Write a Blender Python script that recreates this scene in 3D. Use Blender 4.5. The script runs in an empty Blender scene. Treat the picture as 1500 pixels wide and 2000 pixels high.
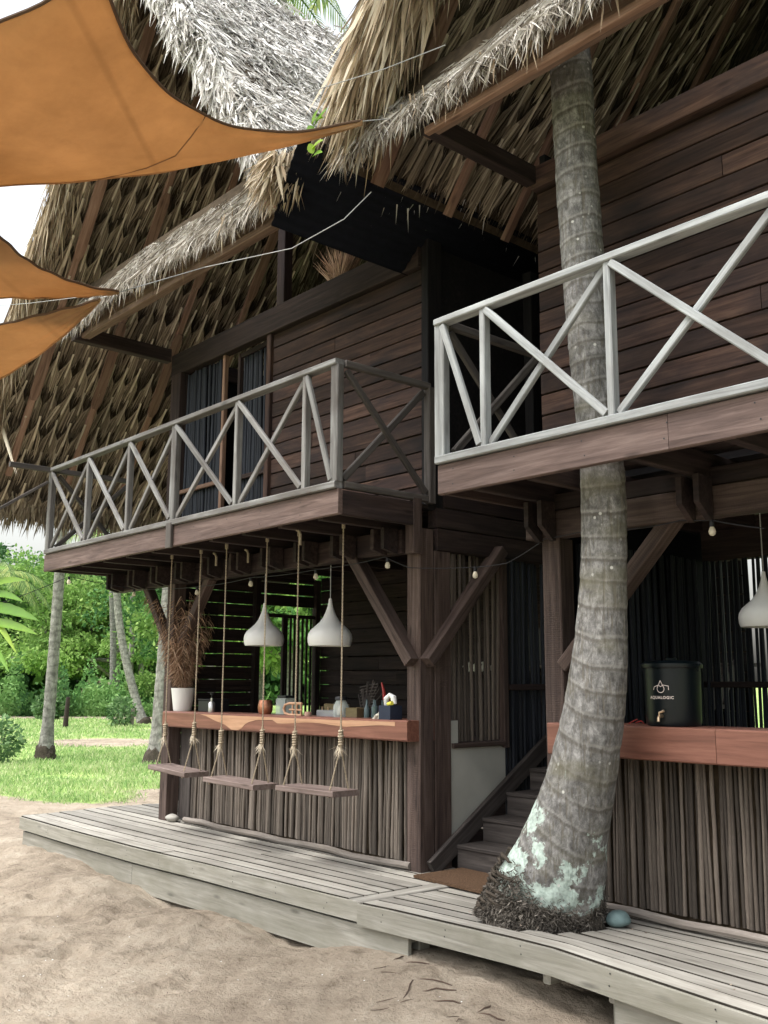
import bpy, math, random
import numpy as np
from mathutils import Vector, Matrix

random.seed(7)
rng = np.random.default_rng(11)
scene = bpy.context.scene
COL = scene.collection

# ---------------------------------------------------------------- camera, sky, sun, exposure
CR = Vector((0.65975505, 0.75146552, 0.00478023))
CU = Vector((0.12459596, -0.11565862, 0.98544352))
CF = Vector((-0.7410797, 0.64955574, 0.16993592))
EYE = 1.35
FPX = 1920.0
cam_d = bpy.data.cameras.new("camera")
cam = bpy.data.objects.new("camera", cam_d)
COL.objects.link(cam)
cam_d.sensor_fit = 'HORIZONTAL'
cam_d.sensor_width = 36.0
cam_d.lens = 36.0 * FPX / 1500.0
cam_d.clip_start = 0.05
cam_d.clip_end = 2000
M = Matrix.Identity(4)
for i in range(3):
    M[i][0] = CR[i]; M[i][1] = CU[i]; M[i][2] = -CF[i]
M[2][3] = EYE
cam.matrix_world = M
scene.camera = cam

SUN_EL, SUN_AZ = math.radians(62), math.radians(200)     # azimuth clockwise from +Y
world = bpy.data.worlds.new("World")
scene.world = world
world.use_nodes = True
wn, wl = world.node_tree.nodes, world.node_tree.links
wn.clear()
sky = wn.new('ShaderNodeTexSky'); sky.sky_type = 'NISHITA'
sky.sun_disc = False
sky.sun_elevation = SUN_EL; sky.sun_rotation = SUN_AZ
sky.air_density = 1.6; sky.dust_density = 6.0; sky.ozone_density = 1.0
hs = wn.new('ShaderNodeHueSaturation'); hs.inputs['Saturation'].default_value = 0.30
hs.inputs['Value'].default_value = 1.25
bg = wn.new('ShaderNodeBackground'); bg.inputs['Strength'].default_value = 0.15
wo = wn.new('ShaderNodeOutputWorld')
wl.new(sky.outputs[0], hs.inputs['Color']); wl.new(hs.outputs[0], bg.inputs[0]); wl.new(bg.outputs[0], wo.inputs[0])
sun_d = bpy.data.lights.new("sun", 'SUN')
sun_d.energy = 1.3; sun_d.angle = math.radians(25); sun_d.color = (1.0, 0.975, 0.94)
sun = bpy.data.objects.new("sun", sun_d); COL.objects.link(sun)
sd = Vector((math.sin(SUN_AZ) * math.cos(SUN_EL), math.cos(SUN_AZ) * math.cos(SUN_EL), math.sin(SUN_EL)))
sun.rotation_euler = sd.to_track_quat('Z', 'Y').to_euler()
sun.location = (0, -5, 20)
scene.view_settings.view_transform = 'Standard'
scene.view_settings.look = 'None'
scene.view_settings.exposure = 0.95
scene.view_settings.gamma = 1.0
scene.view_settings.use_curve_mapping = False
try:
    scene.cycles.max_bounces = 8
    scene.cycles.diffuse_bounces = 4
    scene.cycles.transparent_max_bounces = 12
except Exception:
    pass


def at(x, y, Y):
    """the point on the plane y = Y that stands behind pixel (x, y) of the 1500 x 2000 photograph"""
    R = CR * ((x - 750) / FPX) - CU * ((y - 1000) / FPX) + CF
    return Vector((0, 0, EYE)) + R * (Y / R.y)


# ---------------------------------------------------------------- materials
def ramp(nt, stops, interp='LINEAR'):
    n = nt.nodes.new('ShaderNodeValToRGB')
    n.color_ramp.interpolation = interp
    e = n.color_ramp.elements
    while len(e) > 1: e.remove(e[-1])
    e[0].position = stops[0][0]; e[0].color = (*stops[0][1], 1)
    for p, c in stops[1:]:
        k = e.new(p); k.color = (*c, 1)
    return n


def base_mat(name, rough=0.8, spec=0.3):
    m = bpy.data.materials.new(name); m.use_nodes = True
    nt = m.node_tree
    b = nt.nodes['Principled BSDF']
    b.inputs['Roughness'].default_value = rough
    b.inputs['Specular IOR Level'].default_value = spec
    return m, nt, b


def noise(nt, vec, scale, detail=4, rough=0.55, dist=0.0):
    n = nt.nodes.new('ShaderNodeTexNoise')
    n.inputs['Scale'].default_value = scale; n.inputs['Detail'].default_value = detail
    n.inputs['Roughness'].default_value = rough; n.inputs['Distortion'].default_value = dist
    if vec is not None: nt.links.new(vec, n.inputs['Vector'])
    return n


def mapping(nt, src, scale, rnd=None):
    mp = nt.nodes.new('ShaderNodeMapping'); mp.inputs['Scale'].default_value = scale
    nt.links.new(src, mp.inputs['Vector'])
    if rnd is not None:
        mul = nt.nodes.new('ShaderNodeVectorMath'); mul.operation = 'SCALE'
        mul.inputs[0].default_value = (37.0, 11.0, 23.0)
        nt.links.new(rnd, mul.inputs['Scale'])
        nt.links.new(mul.outputs[0], mp.inputs['Location'])
    return mp


def mixc(nt, fac, a, b, mode='MIX'):
    n = nt.nodes.new('ShaderNodeMix'); n.data_type = 'RGBA'; n.blend_type = mode
    for s, v in ((0, fac), (6, a), (7, b)):
        if hasattr(v, 'is_linked') or hasattr(v, 'links'): nt.links.new(v, n.inputs[s])
        elif s == 0: n.inputs[s].default_value = v
        else: n.inputs[s].default_value = (*v, 1)
    return n.outputs[2]


def bump(nt, b, h, strength, dist=0.01):
    n = nt.nodes.new('ShaderNodeBump'); n.inputs['Strength'].default_value = strength
    n.inputs['Distance'].default_value = dist
    nt.links.new(h, n.inputs['Height']); nt.links.new(n.outputs[0], b.inputs['Normal'])


def wood(name, dark, mid, light, rough=0.75, grain=1.0, blotch=0.5, blotch_col=None, axis=0, vary=0.35, spec=0.25, saw=0.0, bumpd=0.004, knots=True):
    """wood with its grain along the object's local axis"""
    m, nt, b = base_mat(name, rough, spec)
    tc = nt.nodes.new('ShaderNodeTexCoord'); oi = nt.nodes.new('ShaderNodeObjectInfo')
    sc = [30 * grain] * 3; sc[axis] = 1.6 * grain
    mp = mapping(nt, tc.outputs['Object'], sc, oi.outputs['Random'])
    n1 = noise(nt, mp.outputs[0], 1.0, 6, 0.65, 0.6)
    r1 = ramp(nt, [(0.28, dark), (0.5, mid), (0.75, light)])
    nt.links.new(n1.outputs[0], r1.inputs[0])
    sc2 = [5] * 3; sc2[axis] = 1.6
    mp2 = mapping(nt, tc.outputs['Object'], sc2, oi.outputs['Random'])
    n2 = noise(nt, mp2.outputs[0], 1.0, 5, 0.6, 0.4)
    r2 = ramp(nt, [(0.35, (0, 0, 0)), (0.72, (1, 1, 1))]); nt.links.new(n2.outputs[0], r2.inputs[0])
    ml = nt.nodes.new('ShaderNodeMath'); ml.operation = 'MULTIPLY'; ml.inputs[1].default_value = blotch
    nt.links.new(r2.outputs[0], ml.inputs[0])
    col = mixc(nt, ml.outputs[0], r1.outputs[0], blotch_col or tuple(c * 0.5 for c in dark))
    if knots:
        mp3 = mapping(nt, tc.outputs['Object'], [(2.2 if k == axis else 9) for k in range(3)], oi.outputs['Random'])
        v = nt.nodes.new('ShaderNodeTexVoronoi'); v.inputs['Scale'].default_value = 1.0
        nt.links.new(mp3.outputs[0], v.inputs['Vector'])
        rk = ramp(nt, [(0.05, (1, 1, 1)), (0.16, (0, 0, 0))]); nt.links.new(v.outputs['Distance'], rk.inputs[0])
        mk = nt.nodes.new('ShaderNodeMath'); mk.operation = 'MULTIPLY'; mk.inputs[1].default_value = 0.6
        nt.links.new(rk.outputs[0], mk.inputs[0])
        col = mixc(nt, mk.outputs[0], col, tuple(c * 0.35 for c in dark))
    # per piece brightness
    hv = nt.nodes.new('ShaderNodeHueSaturation')
    mr = nt.nodes.new('ShaderNodeMapRange'); mr.inputs['To Min'].default_value = 1 - vary; mr.inputs['To Max'].default_value = 1 + vary
    nt.links.new(oi.outputs['Random'], mr.inputs['Value']); nt.links.new(mr.outputs[0], hv.inputs['Value'])
    nt.links.new(col, hv.inputs['Color']); nt.links.new(hv.outputs[0], b.inputs['Base Color'])
    h = n1.outputs[0]
    if saw > 0:
        w = nt.nodes.new('ShaderNodeTexWave'); w.wave_type = 'BANDS'; w.bands_direction = 'XYZ'[axis]
        w.inputs['Scale'].default_value = 22; w.inputs['Distortion'].default_value = 3.0; w.inputs['Detail'].default_value = 2
        nt.links.new(tc.outputs['Object'], w.inputs['Vector'])
        ad = nt.nodes.new('ShaderNodeMath'); ad.operation = 'MULTIPLY_ADD'; ad.inputs[1].default_value = saw
        nt.links.new(w.outputs['Fac'], ad.inputs[0]); nt.links.new(h, ad.inputs[2]); h = ad.outputs[0]
    bump(nt, b, h, 0.7, bumpd)
    return m


M_DARK = wood("dark_stained_wood", (0.013, 0.009, 0.008), (0.037, 0.024, 0.021), (0.070, 0.048, 0.042), blotch=0.6, blotch_col=(0.010, 0.009, 0.012), vary=0.3)
M_WALL = wood("wall_plank_wood", (0.024, 0.012, 0.009), (0.070, 0.039, 0.029), (0.135, 0.080, 0.058), blotch=0.85, blotch_col=(0.012, 0.011, 0.014), vary=0.46)
M_FASCIA = wood("fascia_wood", (0.052, 0.034, 0.029), (0.122, 0.084, 0.073), (0.21, 0.155, 0.138), blotch=0.45, blotch_col=(0.045, 0.032, 0.032), vary=0.12)
M_POST = wood("post_wood", (0.030, 0.020, 0.017), (0.080, 0.055, 0.046), (0.15, 0.112, 0.098), blotch=0.5, blotch_col=(0.028, 0.02, 0.02), vary=0.15, saw=0.25)
M_RAIL = wood("weathered_rail_wood", (0.17, 0.18, 0.185), (0.32, 0.34, 0.345), (0.47, 0.495, 0.50), blotch=0.75, blotch_col=(0.13, 0.125, 0.12), vary=0.16)
M_RAILG = wood("greyer_rail_wood", (0.11, 0.105, 0.10), (0.21, 0.21, 0.205), (0.35, 0.36, 0.355), blotch=0.85, blotch_col=(0.08, 0.068, 0.06), vary=0.22)
M_RAILD = wood("brown_rail_wood", (0.045, 0.04, 0.036), (0.09, 0.08, 0.074), (0.15, 0.138, 0.13), blotch=0.4, vary=0.2)
M_DECK = wood("deck_wood", (0.23, 0.218, 0.19), (0.345, 0.33, 0.295), (0.45, 0.435, 0.395), blotch=0.7, blotch_col=(0.16, 0.148, 0.128), vary=0.22)
M_DECKF = wood("deck_fascia_wood", (0.19, 0.183, 0.157), (0.31, 0.30, 0.262), (0.43, 0.418, 0.375), blotch=0.75, blotch_col=(0.17, 0.165, 0.125), vary=0.12)
M_RAFT = wood("orange_rafter_wood", (0.12, 0.070, 0.048), (0.24, 0.150, 0.108), (0.34, 0.23, 0.175), blotch=0.4, blotch_col=(0.10, 0.05, 0.03), vary=0.25)
M_EAVE = wood("eave_beam_wood", (0.085, 0.055, 0.04), (0.175, 0.118, 0.088), (0.27, 0.195, 0.15), blotch=0.5, blotch_col=(0.09, 0.05, 0.035), vary=0.15)
M_COUNTER = wood("counter_wood", (0.095, 0.038, 0.026), (0.19, 0.080, 0.055), (0.27, 0.125, 0.088), rough=0.45, blotch=0.35, blotch_col=(0.10, 0.035, 0.022), vary=0.05, spec=0.45, bumpd=0.002, knots=False)
M_SAP = wood("sapwood", (0.36, 0.20, 0.12), (0.48, 0.28, 0.175), (0.58, 0.37, 0.24), rough=0.45, blotch=0.2, vary=0.05, bumpd=0.001, knots=False)
M_STEP = wood("stair_wood", (0.028, 0.023, 0.021), (0.058, 0.05, 0.046), (0.115, 0.10, 0.093), blotch=0.5, blotch_col=(0.022, 0.018, 0.018), vary=0.15)
M_SEAT = wood("swing_seat_wood", (0.10, 0.07, 0.06), (0.19, 0.145, 0.13), (0.29, 0.235, 0.215), blotch=0.4, vary=0.1)
M_INNER = wood("black_inner_wood", (0.004, 0.004, 0.005), (0.010, 0.009, 0.010), (0.022, 0.018, 0.018), vary=0.3)  # near-black wood for inner walls and passage
M_STICK = wood("bar_stick_bark", (0.07, 0.058, 0.048), (0.155, 0.133, 0.113), (0.30, 0.268, 0.235), blotch=0.5, blotch_col=(0.085, 0.06, 0.045), axis=2, vary=0.55, knots=True)
M_STICK2 = wood("brown_stick_bark", (0.04, 0.032, 0.027), (0.105, 0.088, 0.074), (0.24, 0.205, 0.172), blotch=0.5, blotch_col=(0.06, 0.042, 0.03), axis=2, vary=0.6)
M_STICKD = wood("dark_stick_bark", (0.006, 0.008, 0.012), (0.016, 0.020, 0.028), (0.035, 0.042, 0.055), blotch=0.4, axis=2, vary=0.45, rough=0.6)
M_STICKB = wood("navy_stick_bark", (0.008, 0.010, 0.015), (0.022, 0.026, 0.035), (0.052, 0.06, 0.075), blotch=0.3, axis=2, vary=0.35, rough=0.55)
M_LOG = wood("skirting_log", (0.14, 0.12, 0.10), (0.25, 0.22, 0.195), (0.36, 0.33, 0.30), blotch=0.4, vary=0.1, knots=False)


def simple(name, col, rough=0.6, spec=0.4, metal=0.0, var=0.0, sc=20, bmp=0.0):
    m, nt, b = base_mat(name, rough, spec)
    b.inputs['Metallic'].default_value = metal
    if var > 0:
        tc = nt.nodes.new('ShaderNodeTexCoord')
        n = noise(nt, tc.outputs['Object'], sc, 5)
        r = ramp(nt, [(0.3, tuple(c * (1 - var) for c in col)), (0.7, tuple(min(1, c * (1 + var)) for c in col))])
        nt.links.new(n.outputs[0], r.inputs[0]); nt.links.new(r.outputs[0], b.inputs['Base Color'])
        if bmp: bump(nt, b, n.outputs[0], bmp, 0.01)
    else:
        b.inputs['Base Color'].default_value = (*col, 1)
    return m


M_EDGE = simple("shade_dark_board_edge", (0.03, 0.026, 0.021), 0.9, 0.1, var=0.4)  # dark colour standing in for shade inside the deck gaps
M_WHITE = simple("white_glazed", (0.78, 0.79, 0.78), 0.3, 0.5)
M_LAMP = simple("white_lamp_metal", (0.72, 0.73, 0.72), 0.45, 0.4, var=0.04, sc=4)
M_PLASTER = simple("grey_white_board", (0.42, 0.42, 0.38), 0.8, 0.2, var=0.12, sc=2.5, bmp=0.1)
M_TIN = simple("dark_corrugated_metal", (0.004, 0.005, 0.008), 0.8, 0.1, metal=0.0, var=0.2)
M_RED = simple("red_corrugated_metal", (0.42, 0.12, 0.11), 0.6, 0.3, var=0.25)
M_TANK = simple("dark_green_tank", (0.003, 0.006, 0.008), 0.35, 0.35, var=0.05, sc=3)
M_BRASS = simple("brass", (0.6, 0.45, 0.3), 0.3, 0.5, metal=0.8)
M_COPPER = simple("copper", (0.45, 0.2, 0.12), 0.35, 0.5, metal=0.8, var=0.3, sc=40)
M_BLACK = simple("black_plastic", (0.012, 0.013, 0.016), 0.4, 0.4)
M_NAVY = simple("navy_box", (0.02, 0.028, 0.05), 0.6, 0.3, var=0.1)
M_ROPE = simple("jute_rope", (0.36, 0.30, 0.22), 0.9, 0.1, var=0.3, sc=120, bmp=0.6)
M_LINE = simple("pale_cord", (0.36, 0.37, 0.37), 0.6, 0.3)
M_WIRE = simple("black_wire", (0.02, 0.02, 0.024), 0.6, 0.3)
M_MAT = simple("coir_mat", (0.09, 0.055, 0.034), 0.95, 0.1, var=0.4, sc=90, bmp=1.0)
M_STONE = simple("grey_stone", (0.30, 0.29, 0.26), 0.8, 0.3, var=0.2, sc=12, bmp=0.3)
M_STONEB = simple("blue_green_stone", (0.13, 0.19, 0.19), 0.7, 0.3, var=0.25, sc=14, bmp=0.3)
M_BONE = simple("bleached_coral", (0.6, 0.58, 0.5), 0.7, 0.3, var=0.2, sc=30)
M_REDC = simple("red_enamel", (0.28, 0.02, 0.015), 0.4, 0.4)
M_YEL = simple("yellow_plastic", (0.75, 0.7, 0.08), 0.5, 0.4)
M_PRINT = simple("pale_pink_print", (0.72, 0.62, 0.58), 0.5, 0.3)
M_BROWNG = simple("brown_glass", (0.12, 0.09, 0.05), 0.25, 0.5, var=0.2)


def glass(name, col, alpha=0.35):
    m, nt, b = base_mat(name, 0.08, 0.5)
    b.inputs['Base Color'].default_value = (*col, 1)
    b.inputs['Alpha'].default_value = alpha
    return m


M_GLASS = glass("clear_glass", (0.6, 0.68, 0.66), 0.4)
M_BULB = glass("bulb_glass", (0.85, 0.78, 0.62), 0.6)


def strip_mat(name, stops, rough=0.8, trans=None, spec=0.2, nz=0.35, scale=8.0, objvar=0.0):
    """material for blades: colour from a per-face random attribute, broken by noise"""
    m, nt, b = base_mat(name, rough, spec)
    a = nt.nodes.new('ShaderNodeAttribute'); a.attribute_name = 'rnd'
    tc = nt.nodes.new('ShaderNodeTexCoord')
    n = noise(nt, tc.outputs['Object'], scale, 3)
    ma = nt.nodes.new('ShaderNodeMath'); ma.operation = 'MULTIPLY_ADD'; ma.inputs[1].default_value = nz
    sb = nt.nodes.new('ShaderNodeMath'); sb.operation = 'SUBTRACT'; sb.inputs[1].default_value = 0.5
    nt.links.new(n.outputs[0], sb.inputs[0]); nt.links.new(sb.outputs[0], ma.inputs[0]); nt.links.new(a.outputs['Fac'], ma.inputs[2])
    r = ramp(nt, stops); nt.links.new(ma.outputs[0], r.inputs[0])
    out = r.outputs[0]
    if objvar:
        oi = nt.nodes.new('ShaderNodeObjectInfo'); hv = nt.nodes.new('ShaderNodeHueSaturation')
        mr = nt.nodes.new('ShaderNodeMapRange'); mr.inputs['To Min'].default_value = 1 - objvar; mr.inputs['To Max'].default_value = 1 + objvar
        nt.links.new(oi.outputs['Random'], mr.inputs['Value']); nt.links.new(mr.outputs[0], hv.inputs['Value'])
        nt.links.new(out, hv.inputs['Color']); out = hv.outputs[0]
    nt.links.new(out, b.inputs['Base Color'])
    if trans:
        tr = nt.nodes.new('ShaderNodeBsdfTranslucent'); mx = nt.nodes.new('ShaderNodeMixShader')
        mx.inputs[0].default_value = trans
        nt.links.new(out, tr.inputs['Color'])
        nt.links.new(b.outputs[0], mx.inputs[1]); nt.links.new(tr.outputs[0], mx.inputs[2])
        nt.links.new(mx.outputs[0], nt.nodes['Material Output'].inputs['Surface'])
    return m


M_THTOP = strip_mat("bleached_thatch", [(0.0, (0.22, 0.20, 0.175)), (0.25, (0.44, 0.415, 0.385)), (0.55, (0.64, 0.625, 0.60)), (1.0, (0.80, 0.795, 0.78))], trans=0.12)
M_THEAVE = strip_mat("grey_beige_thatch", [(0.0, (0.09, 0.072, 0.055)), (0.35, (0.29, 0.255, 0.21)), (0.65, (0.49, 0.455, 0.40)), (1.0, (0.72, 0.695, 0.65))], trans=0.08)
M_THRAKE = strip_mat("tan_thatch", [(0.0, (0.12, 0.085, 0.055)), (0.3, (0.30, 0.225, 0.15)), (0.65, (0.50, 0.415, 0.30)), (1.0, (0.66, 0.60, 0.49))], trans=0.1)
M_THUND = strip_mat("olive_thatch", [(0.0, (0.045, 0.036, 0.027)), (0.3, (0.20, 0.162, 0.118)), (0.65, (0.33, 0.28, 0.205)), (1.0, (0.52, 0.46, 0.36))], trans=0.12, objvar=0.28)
M_BACK = simple("thatch_core", (0.06, 0.045, 0.03), 0.95, 0.1, var=0.4, sc=15)
M_GRASS = strip_mat("lawn_blades", [(0.0, (0.17, 0.30, 0.10)), (0.4, (0.32, 0.47, 0.17)), (0.7, (0.45, 0.56, 0.26)), (1.0, (0.58, 0.60, 0.36))], trans=0.35, scale=1.3, nz=1.1)
M_LEAF = strip_mat("tree_leaves", [(0.0, (0.03, 0.085, 0.03)), (0.4, (0.08, 0.19, 0.06)), (0.75, (0.15, 0.30, 0.09)), (1.0, (0.24, 0.42, 0.14))], trans=0.3, scale=0.35, nz=0.6)
M_LEAFL = strip_mat("light_tree_leaves", [(0.0, (0.09, 0.18, 0.045)), (0.4, (0.18, 0.32, 0.08)), (1.0, (0.36, 0.52, 0.16))], trans=0.35, scale=0.35, nz=0.5)
M_FROND = strip_mat("palm_leaflets", [(0.0, (0.11, 0.19, 0.07)), (0.5, (0.21, 0.32, 0.12)), (1.0, (0.42, 0.48, 0.17))], trans=0.4, scale=0.8)
M_BROAD = strip_mat("bright_leaves", [(0.0, (0.07, 0.21, 0.012)), (0.5, (0.16, 0.36, 0.018)), (1.0, (0.32, 0.48, 0.025))], trans=0.45, scale=6, rough=0.4, spec=0.5)
M_BUSH = strip_mat("bush_leaves", [(0.0, (0.05, 0.11, 0.04)), (0.5, (0.12, 0.22, 0.09)), (1.0, (0.24, 0.36, 0.17))], trans=0.3, scale=3)
M_DRY = strip_mat("dry_palm_leaves", [(0.0, (0.13, 0.075, 0.045)), (0.5, (0.31, 0.19, 0.12)), (1.0, (0.50, 0.36, 0.25))], trans=0.15, scale=5)
M_LITTER = strip_mat("litter", [(0.0, (0.10, 0.07, 0.055)), (0.5, (0.21, 0.16, 0.125)), (1.0, (0.34, 0.28, 0.22))])


def sail_mat():
    m, nt, b = base_mat("orange_canvas", 0.75, 0.2)
    tc = nt.nodes.new('ShaderNodeTexCoord')
    n = noise(nt, tc.outputs['Object'], 1.2, 4)
    r = ramp(nt, [(0.3, (0.50, 0.32, 0.165)), (0.7, (0.56, 0.365, 0.195))]); nt.links.new(n.outputs[0], r.inputs[0])
    v = noise(nt, tc.outputs['Object'], 9, 6, 0.7)
    rv = ramp(nt, [(0.66, (0, 0, 0)), (0.74, (1, 1, 1))]); nt.links.new(v.outputs[0], rv.inputs[0])
    mm = nt.nodes.new('ShaderNodeMath'); mm.operation = 'MULTIPLY'; mm.inputs[1].default_value = 0.35
    nt.links.new(rv.outputs[0], mm.inputs[0])
    c = mixc(nt, mm.outputs[0], r.outputs[0], (0.36, 0.22, 0.11))
    sp = nt.nodes.new('ShaderNodeTexWave'); sp.bands_direction = 'DIAGONAL'; sp.inputs['Scale'].default_value = 0.33; sp.inputs['Distortion'].default_value = 0.15
    nt.links.new(tc.outputs['Object'], sp.inputs['Vector'])
    rs = ramp(nt, [(0.0, (1, 1, 1)), (0.0016, (0, 0, 0))]); nt.links.new(sp.outputs['Fac'], rs.inputs[0])
    ms = nt.nodes.new('ShaderNodeMath'); ms.operation = 'MULTIPLY'; ms.inputs[1].default_value = 0.3; nt.links.new(rs.outputs[0], ms.inputs[0])
    c = mixc(nt, ms.outputs[0], c, (0.36, 0.22, 0.11))
    sn_ = noise(nt, tc.outputs['Object'], 2.6, 6, 0.75); rn2 = ramp(nt, [(0.4, (1, 1, 1)), (0.75, (0.82, 0.80, 0.78))]); nt.links.new(sn_.outputs[0], rn2.inputs[0])
    c = mixc(nt, 1.0, c, rn2.outputs[0], 'MULTIPLY')
    nt.links.new(c, b.inputs['Base Color'])
    w = noise(nt, tc.outputs['Object'], 350, 1); w2 = noise(nt, tc.outputs['Object'], 3, 3)
    ad = nt.nodes.new('ShaderNodeMath'); ad.operation = 'MULTIPLY_ADD'; ad.inputs[1].default_value = 6.0
    nt.links.new(w2.outputs[0], ad.inputs[0]); nt.links.new(w.outputs[0], ad.inputs[2])
    bump(nt, b, ad.outputs[0], 0.35, 0.006)
    tr = nt.nodes.new('ShaderNodeBsdfTranslucent'); mx = nt.nodes.new('ShaderNodeMixShader'); mx.inputs[0].default_value = 0.55
    nt.links.new(c, tr.inputs['Color']); nt.links.new(b.outputs[0], mx.inputs[1]); nt.links.new(tr.outputs[0], mx.inputs[2])
    nt.links.new(mx.outputs[0], nt.nodes['Material Output'].inputs['Surface'])
    return m


M_SAIL = sail_mat()
M_SEAM = simple("sail_seam_thread", (0.22, 0.13, 0.07), 0.8, 0.2)
M_HEM = simple("sail_hem", (0.09, 0.055, 0.035), 0.8, 0.2)


def bark_mat():
    m, nt, b = base_mat("coconut_bark", 0.9, 0.15)
    tc = nt.nodes.new('ShaderNodeTexCoord'); sx = nt.nodes.new('ShaderNodeSeparateXYZ')
    nt.links.new(tc.outputs['Object'], sx.inputs[0])
    mp = mapping(nt, tc.outputs['Object'], (14, 14, 9))
    n = noise(nt, mp.outputs[0], 1.6, 9, 0.78, 0.3)
    r = ramp(nt, [(0.34, (0.062, 0.060, 0.057)), (0.5, (0.165, 0.162, 0.156)), (0.66, (0.35, 0.346, 0.335))])
    nt.links.new(n.outputs[0], r.inputs[0])
    # vertical cracks
    mp4 = mapping(nt, tc.outputs['Object'], (60, 60, 5))
    n4 = noise(nt, mp4.outputs[0], 1.0, 4, 0.6)
    r4 = ramp(nt, [(0.36, (0.35, 0.35, 0.35)), (0.46, (1, 1, 1))]); nt.links.new(n4.outputs[0], r4.inputs[0])
    c0 = mixc(nt, r4.outputs[0], (0.14, 0.125, 0.10), r.outputs[0])
    ra = nt.nodes.new('ShaderNodeAttribute'); ra.attribute_name = 'ring'
    rp = ramp(nt, [(0.0, (0, 0, 0)), (0.8, (0.35, 0.35, 0.35))]); nt.links.new(ra.outputs['Fac'], rp.inputs[0])
    c0 = mixc(nt, rp.outputs[0], c0, (0.36, 0.355, 0.33))
    mi = nt.nodes.new('ShaderNodeMath'); mi.operation = 'MULTIPLY'; mi.inputs[1].default_value = -0.8
    nt.links.new(ra.outputs['Fac'], mi.inputs[0]); mi.use_clamp = True
    c0 = mixc(nt, mi.outputs[0], c0, (0.09, 0.08, 0.065))
    # olive stain bands
    n5 = noise(nt, mapping(nt, tc.outputs['Object'], (2, 2, 5)).outputs[0], 1.3, 4)
    r5 = ramp(nt, [(0.5, (0, 0, 0)), (0.68, (0.55, 0.55, 0.55))]); nt.links.new(n5.outputs[0], r5.inputs[0])
    c0 = mixc(nt, r5.outputs[0], c0, (0.14, 0.132, 0.09))
    # lichen, low on the trunk
    n2 = noise(nt, tc.outputs['Object'], 5.5, 8, 0.68)
    lo = nt.nodes.new('ShaderNodeMapRange'); lo.inputs['From Min'].default_value = 0.10; lo.inputs['From Max'].default_value = 1.45
    lo.inputs['To Min'].default_value = 0.14; lo.inputs['To Max'].default_value = -0.10
    nt.links.new(sx.outputs['Z'], lo.inputs['Value'])
    lx = nt.nodes.new('ShaderNodeMapRange'); lx.inputs['From Min'].default_value = -0.15; lx.inputs['From Max'].default_value = 0.42
    lx.inputs['To Min'].default_value = 0.06; lx.inputs['To Max'].default_value = -0.12
    nt.links.new(sx.outputs['X'], lx.inputs['Value'])
    ad = nt.nodes.new('ShaderNodeMath'); nt.links.new(n2.outputs[0], ad.inputs[0]); nt.links.new(lo.outputs[0], ad.inputs[1])
    ad2 = nt.nodes.new('ShaderNodeMath'); nt.links.new(ad.outputs[0], ad2.inputs[0]); nt.links.new(lx.outputs[0], ad2.inputs[1])
    r2 = ramp(nt, [(0.545, (0, 0, 0)), (0.575, (1, 1, 1))]); nt.links.new(ad2.outputs[0], r2.inputs[0])
    n6 = noise(nt, tc.outputs['Object'], 40, 4)
    rl = ramp(nt, [(0.35, (0.30, 0.37, 0.33)), (0.6, (0.50, 0.60, 0.545))]); nt.links.new(n6.outputs[0], rl.inputs[0])
    c1 = mixc(nt, r2.outputs[0], c0, rl.outputs[0])
    # small white crust spots
    v = nt.nodes.new('ShaderNodeTexVoronoi'); v.inputs['Scale'].default_value = 16; nt.links.new(tc.outputs['Object'], v.inputs['Vector'])
    rw = ramp(nt, [(0.10, (0.8, 0.8, 0.8)), (0.18, (0, 0, 0))]); nt.links.new(v.outputs['Distance'], rw.inputs[0])
    n7 = noise(nt, tc.outputs['Object'], 3.0, 2); r7 = ramp(nt, [(0.5, (0, 0, 0)), (0.6, (1, 1, 1))]); nt.links.new(n7.outputs[0], r7.inputs[0])
    mm = nt.nodes.new('ShaderNodeMath'); mm.operation = 'MULTIPLY'
    nt.links.new(rw.outputs[0], mm.inputs[0]); nt.links.new(r7.outputs[0], mm.inputs[1])
    c2 = mixc(nt, mm.outputs[0], c1, (0.6, 0.6, 0.56))
    # the fibrous root mass round the foot
    zr = nt.nodes.new('ShaderNodeMath'); zr.operation = 'MULTIPLY_ADD'; zr.inputs[1].default_value = -0.32
    nr_ = noise(nt, tc.outputs['Object'], 6.0, 5, 0.7); nt.links.new(nr_.outputs[0], zr.inputs[0]); nt.links.new(sx.outputs['Z'], zr.inputs[2])
    xr_ = nt.nodes.new('ShaderNodeMath'); xr_.operation = 'MULTIPLY_ADD'; xr_.inputs[1].default_value = 0.28
    nt.links.new(sx.outputs['X'], xr_.inputs[0]); nt.links.new(zr.outputs[0], xr_.inputs[2])
    rz_ = ramp(nt, [(0.0, (1, 1, 1)), (0.045, (0, 0, 0))]); nt.links.new(xr_.outputs[0], rz_.inputs[0])
    nf = noise(nt, mapping(nt, tc.outputs['Object'], (60, 60, 60)).outputs[0], 1.0, 5, 0.8)
    rf_ = ramp(nt, [(0.35, (0.02, 0.017, 0.014)), (0.6, (0.11, 0.095, 0.078)), (0.75, (0.20, 0.175, 0.15))]); nt.links.new(nf.outputs[0], rf_.inputs[0])
    c2 = mixc(nt, rz_.outputs[0], c2, rf_.outputs[0])
    nt.links.new(c2, b.inputs['Base Color'])
    hh = nt.nodes.new('ShaderNodeMath'); hh.operation = 'MULTIPLY_ADD'; hh.inputs[1].default_value = 0.6
    nt.links.new(n.outputs[0], hh.inputs[0]); nt.links.new(r4.outputs[0], hh.inputs[2])
    bump(nt, b, hh.outputs[0], 0.8, 0.005)
    return m


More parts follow.
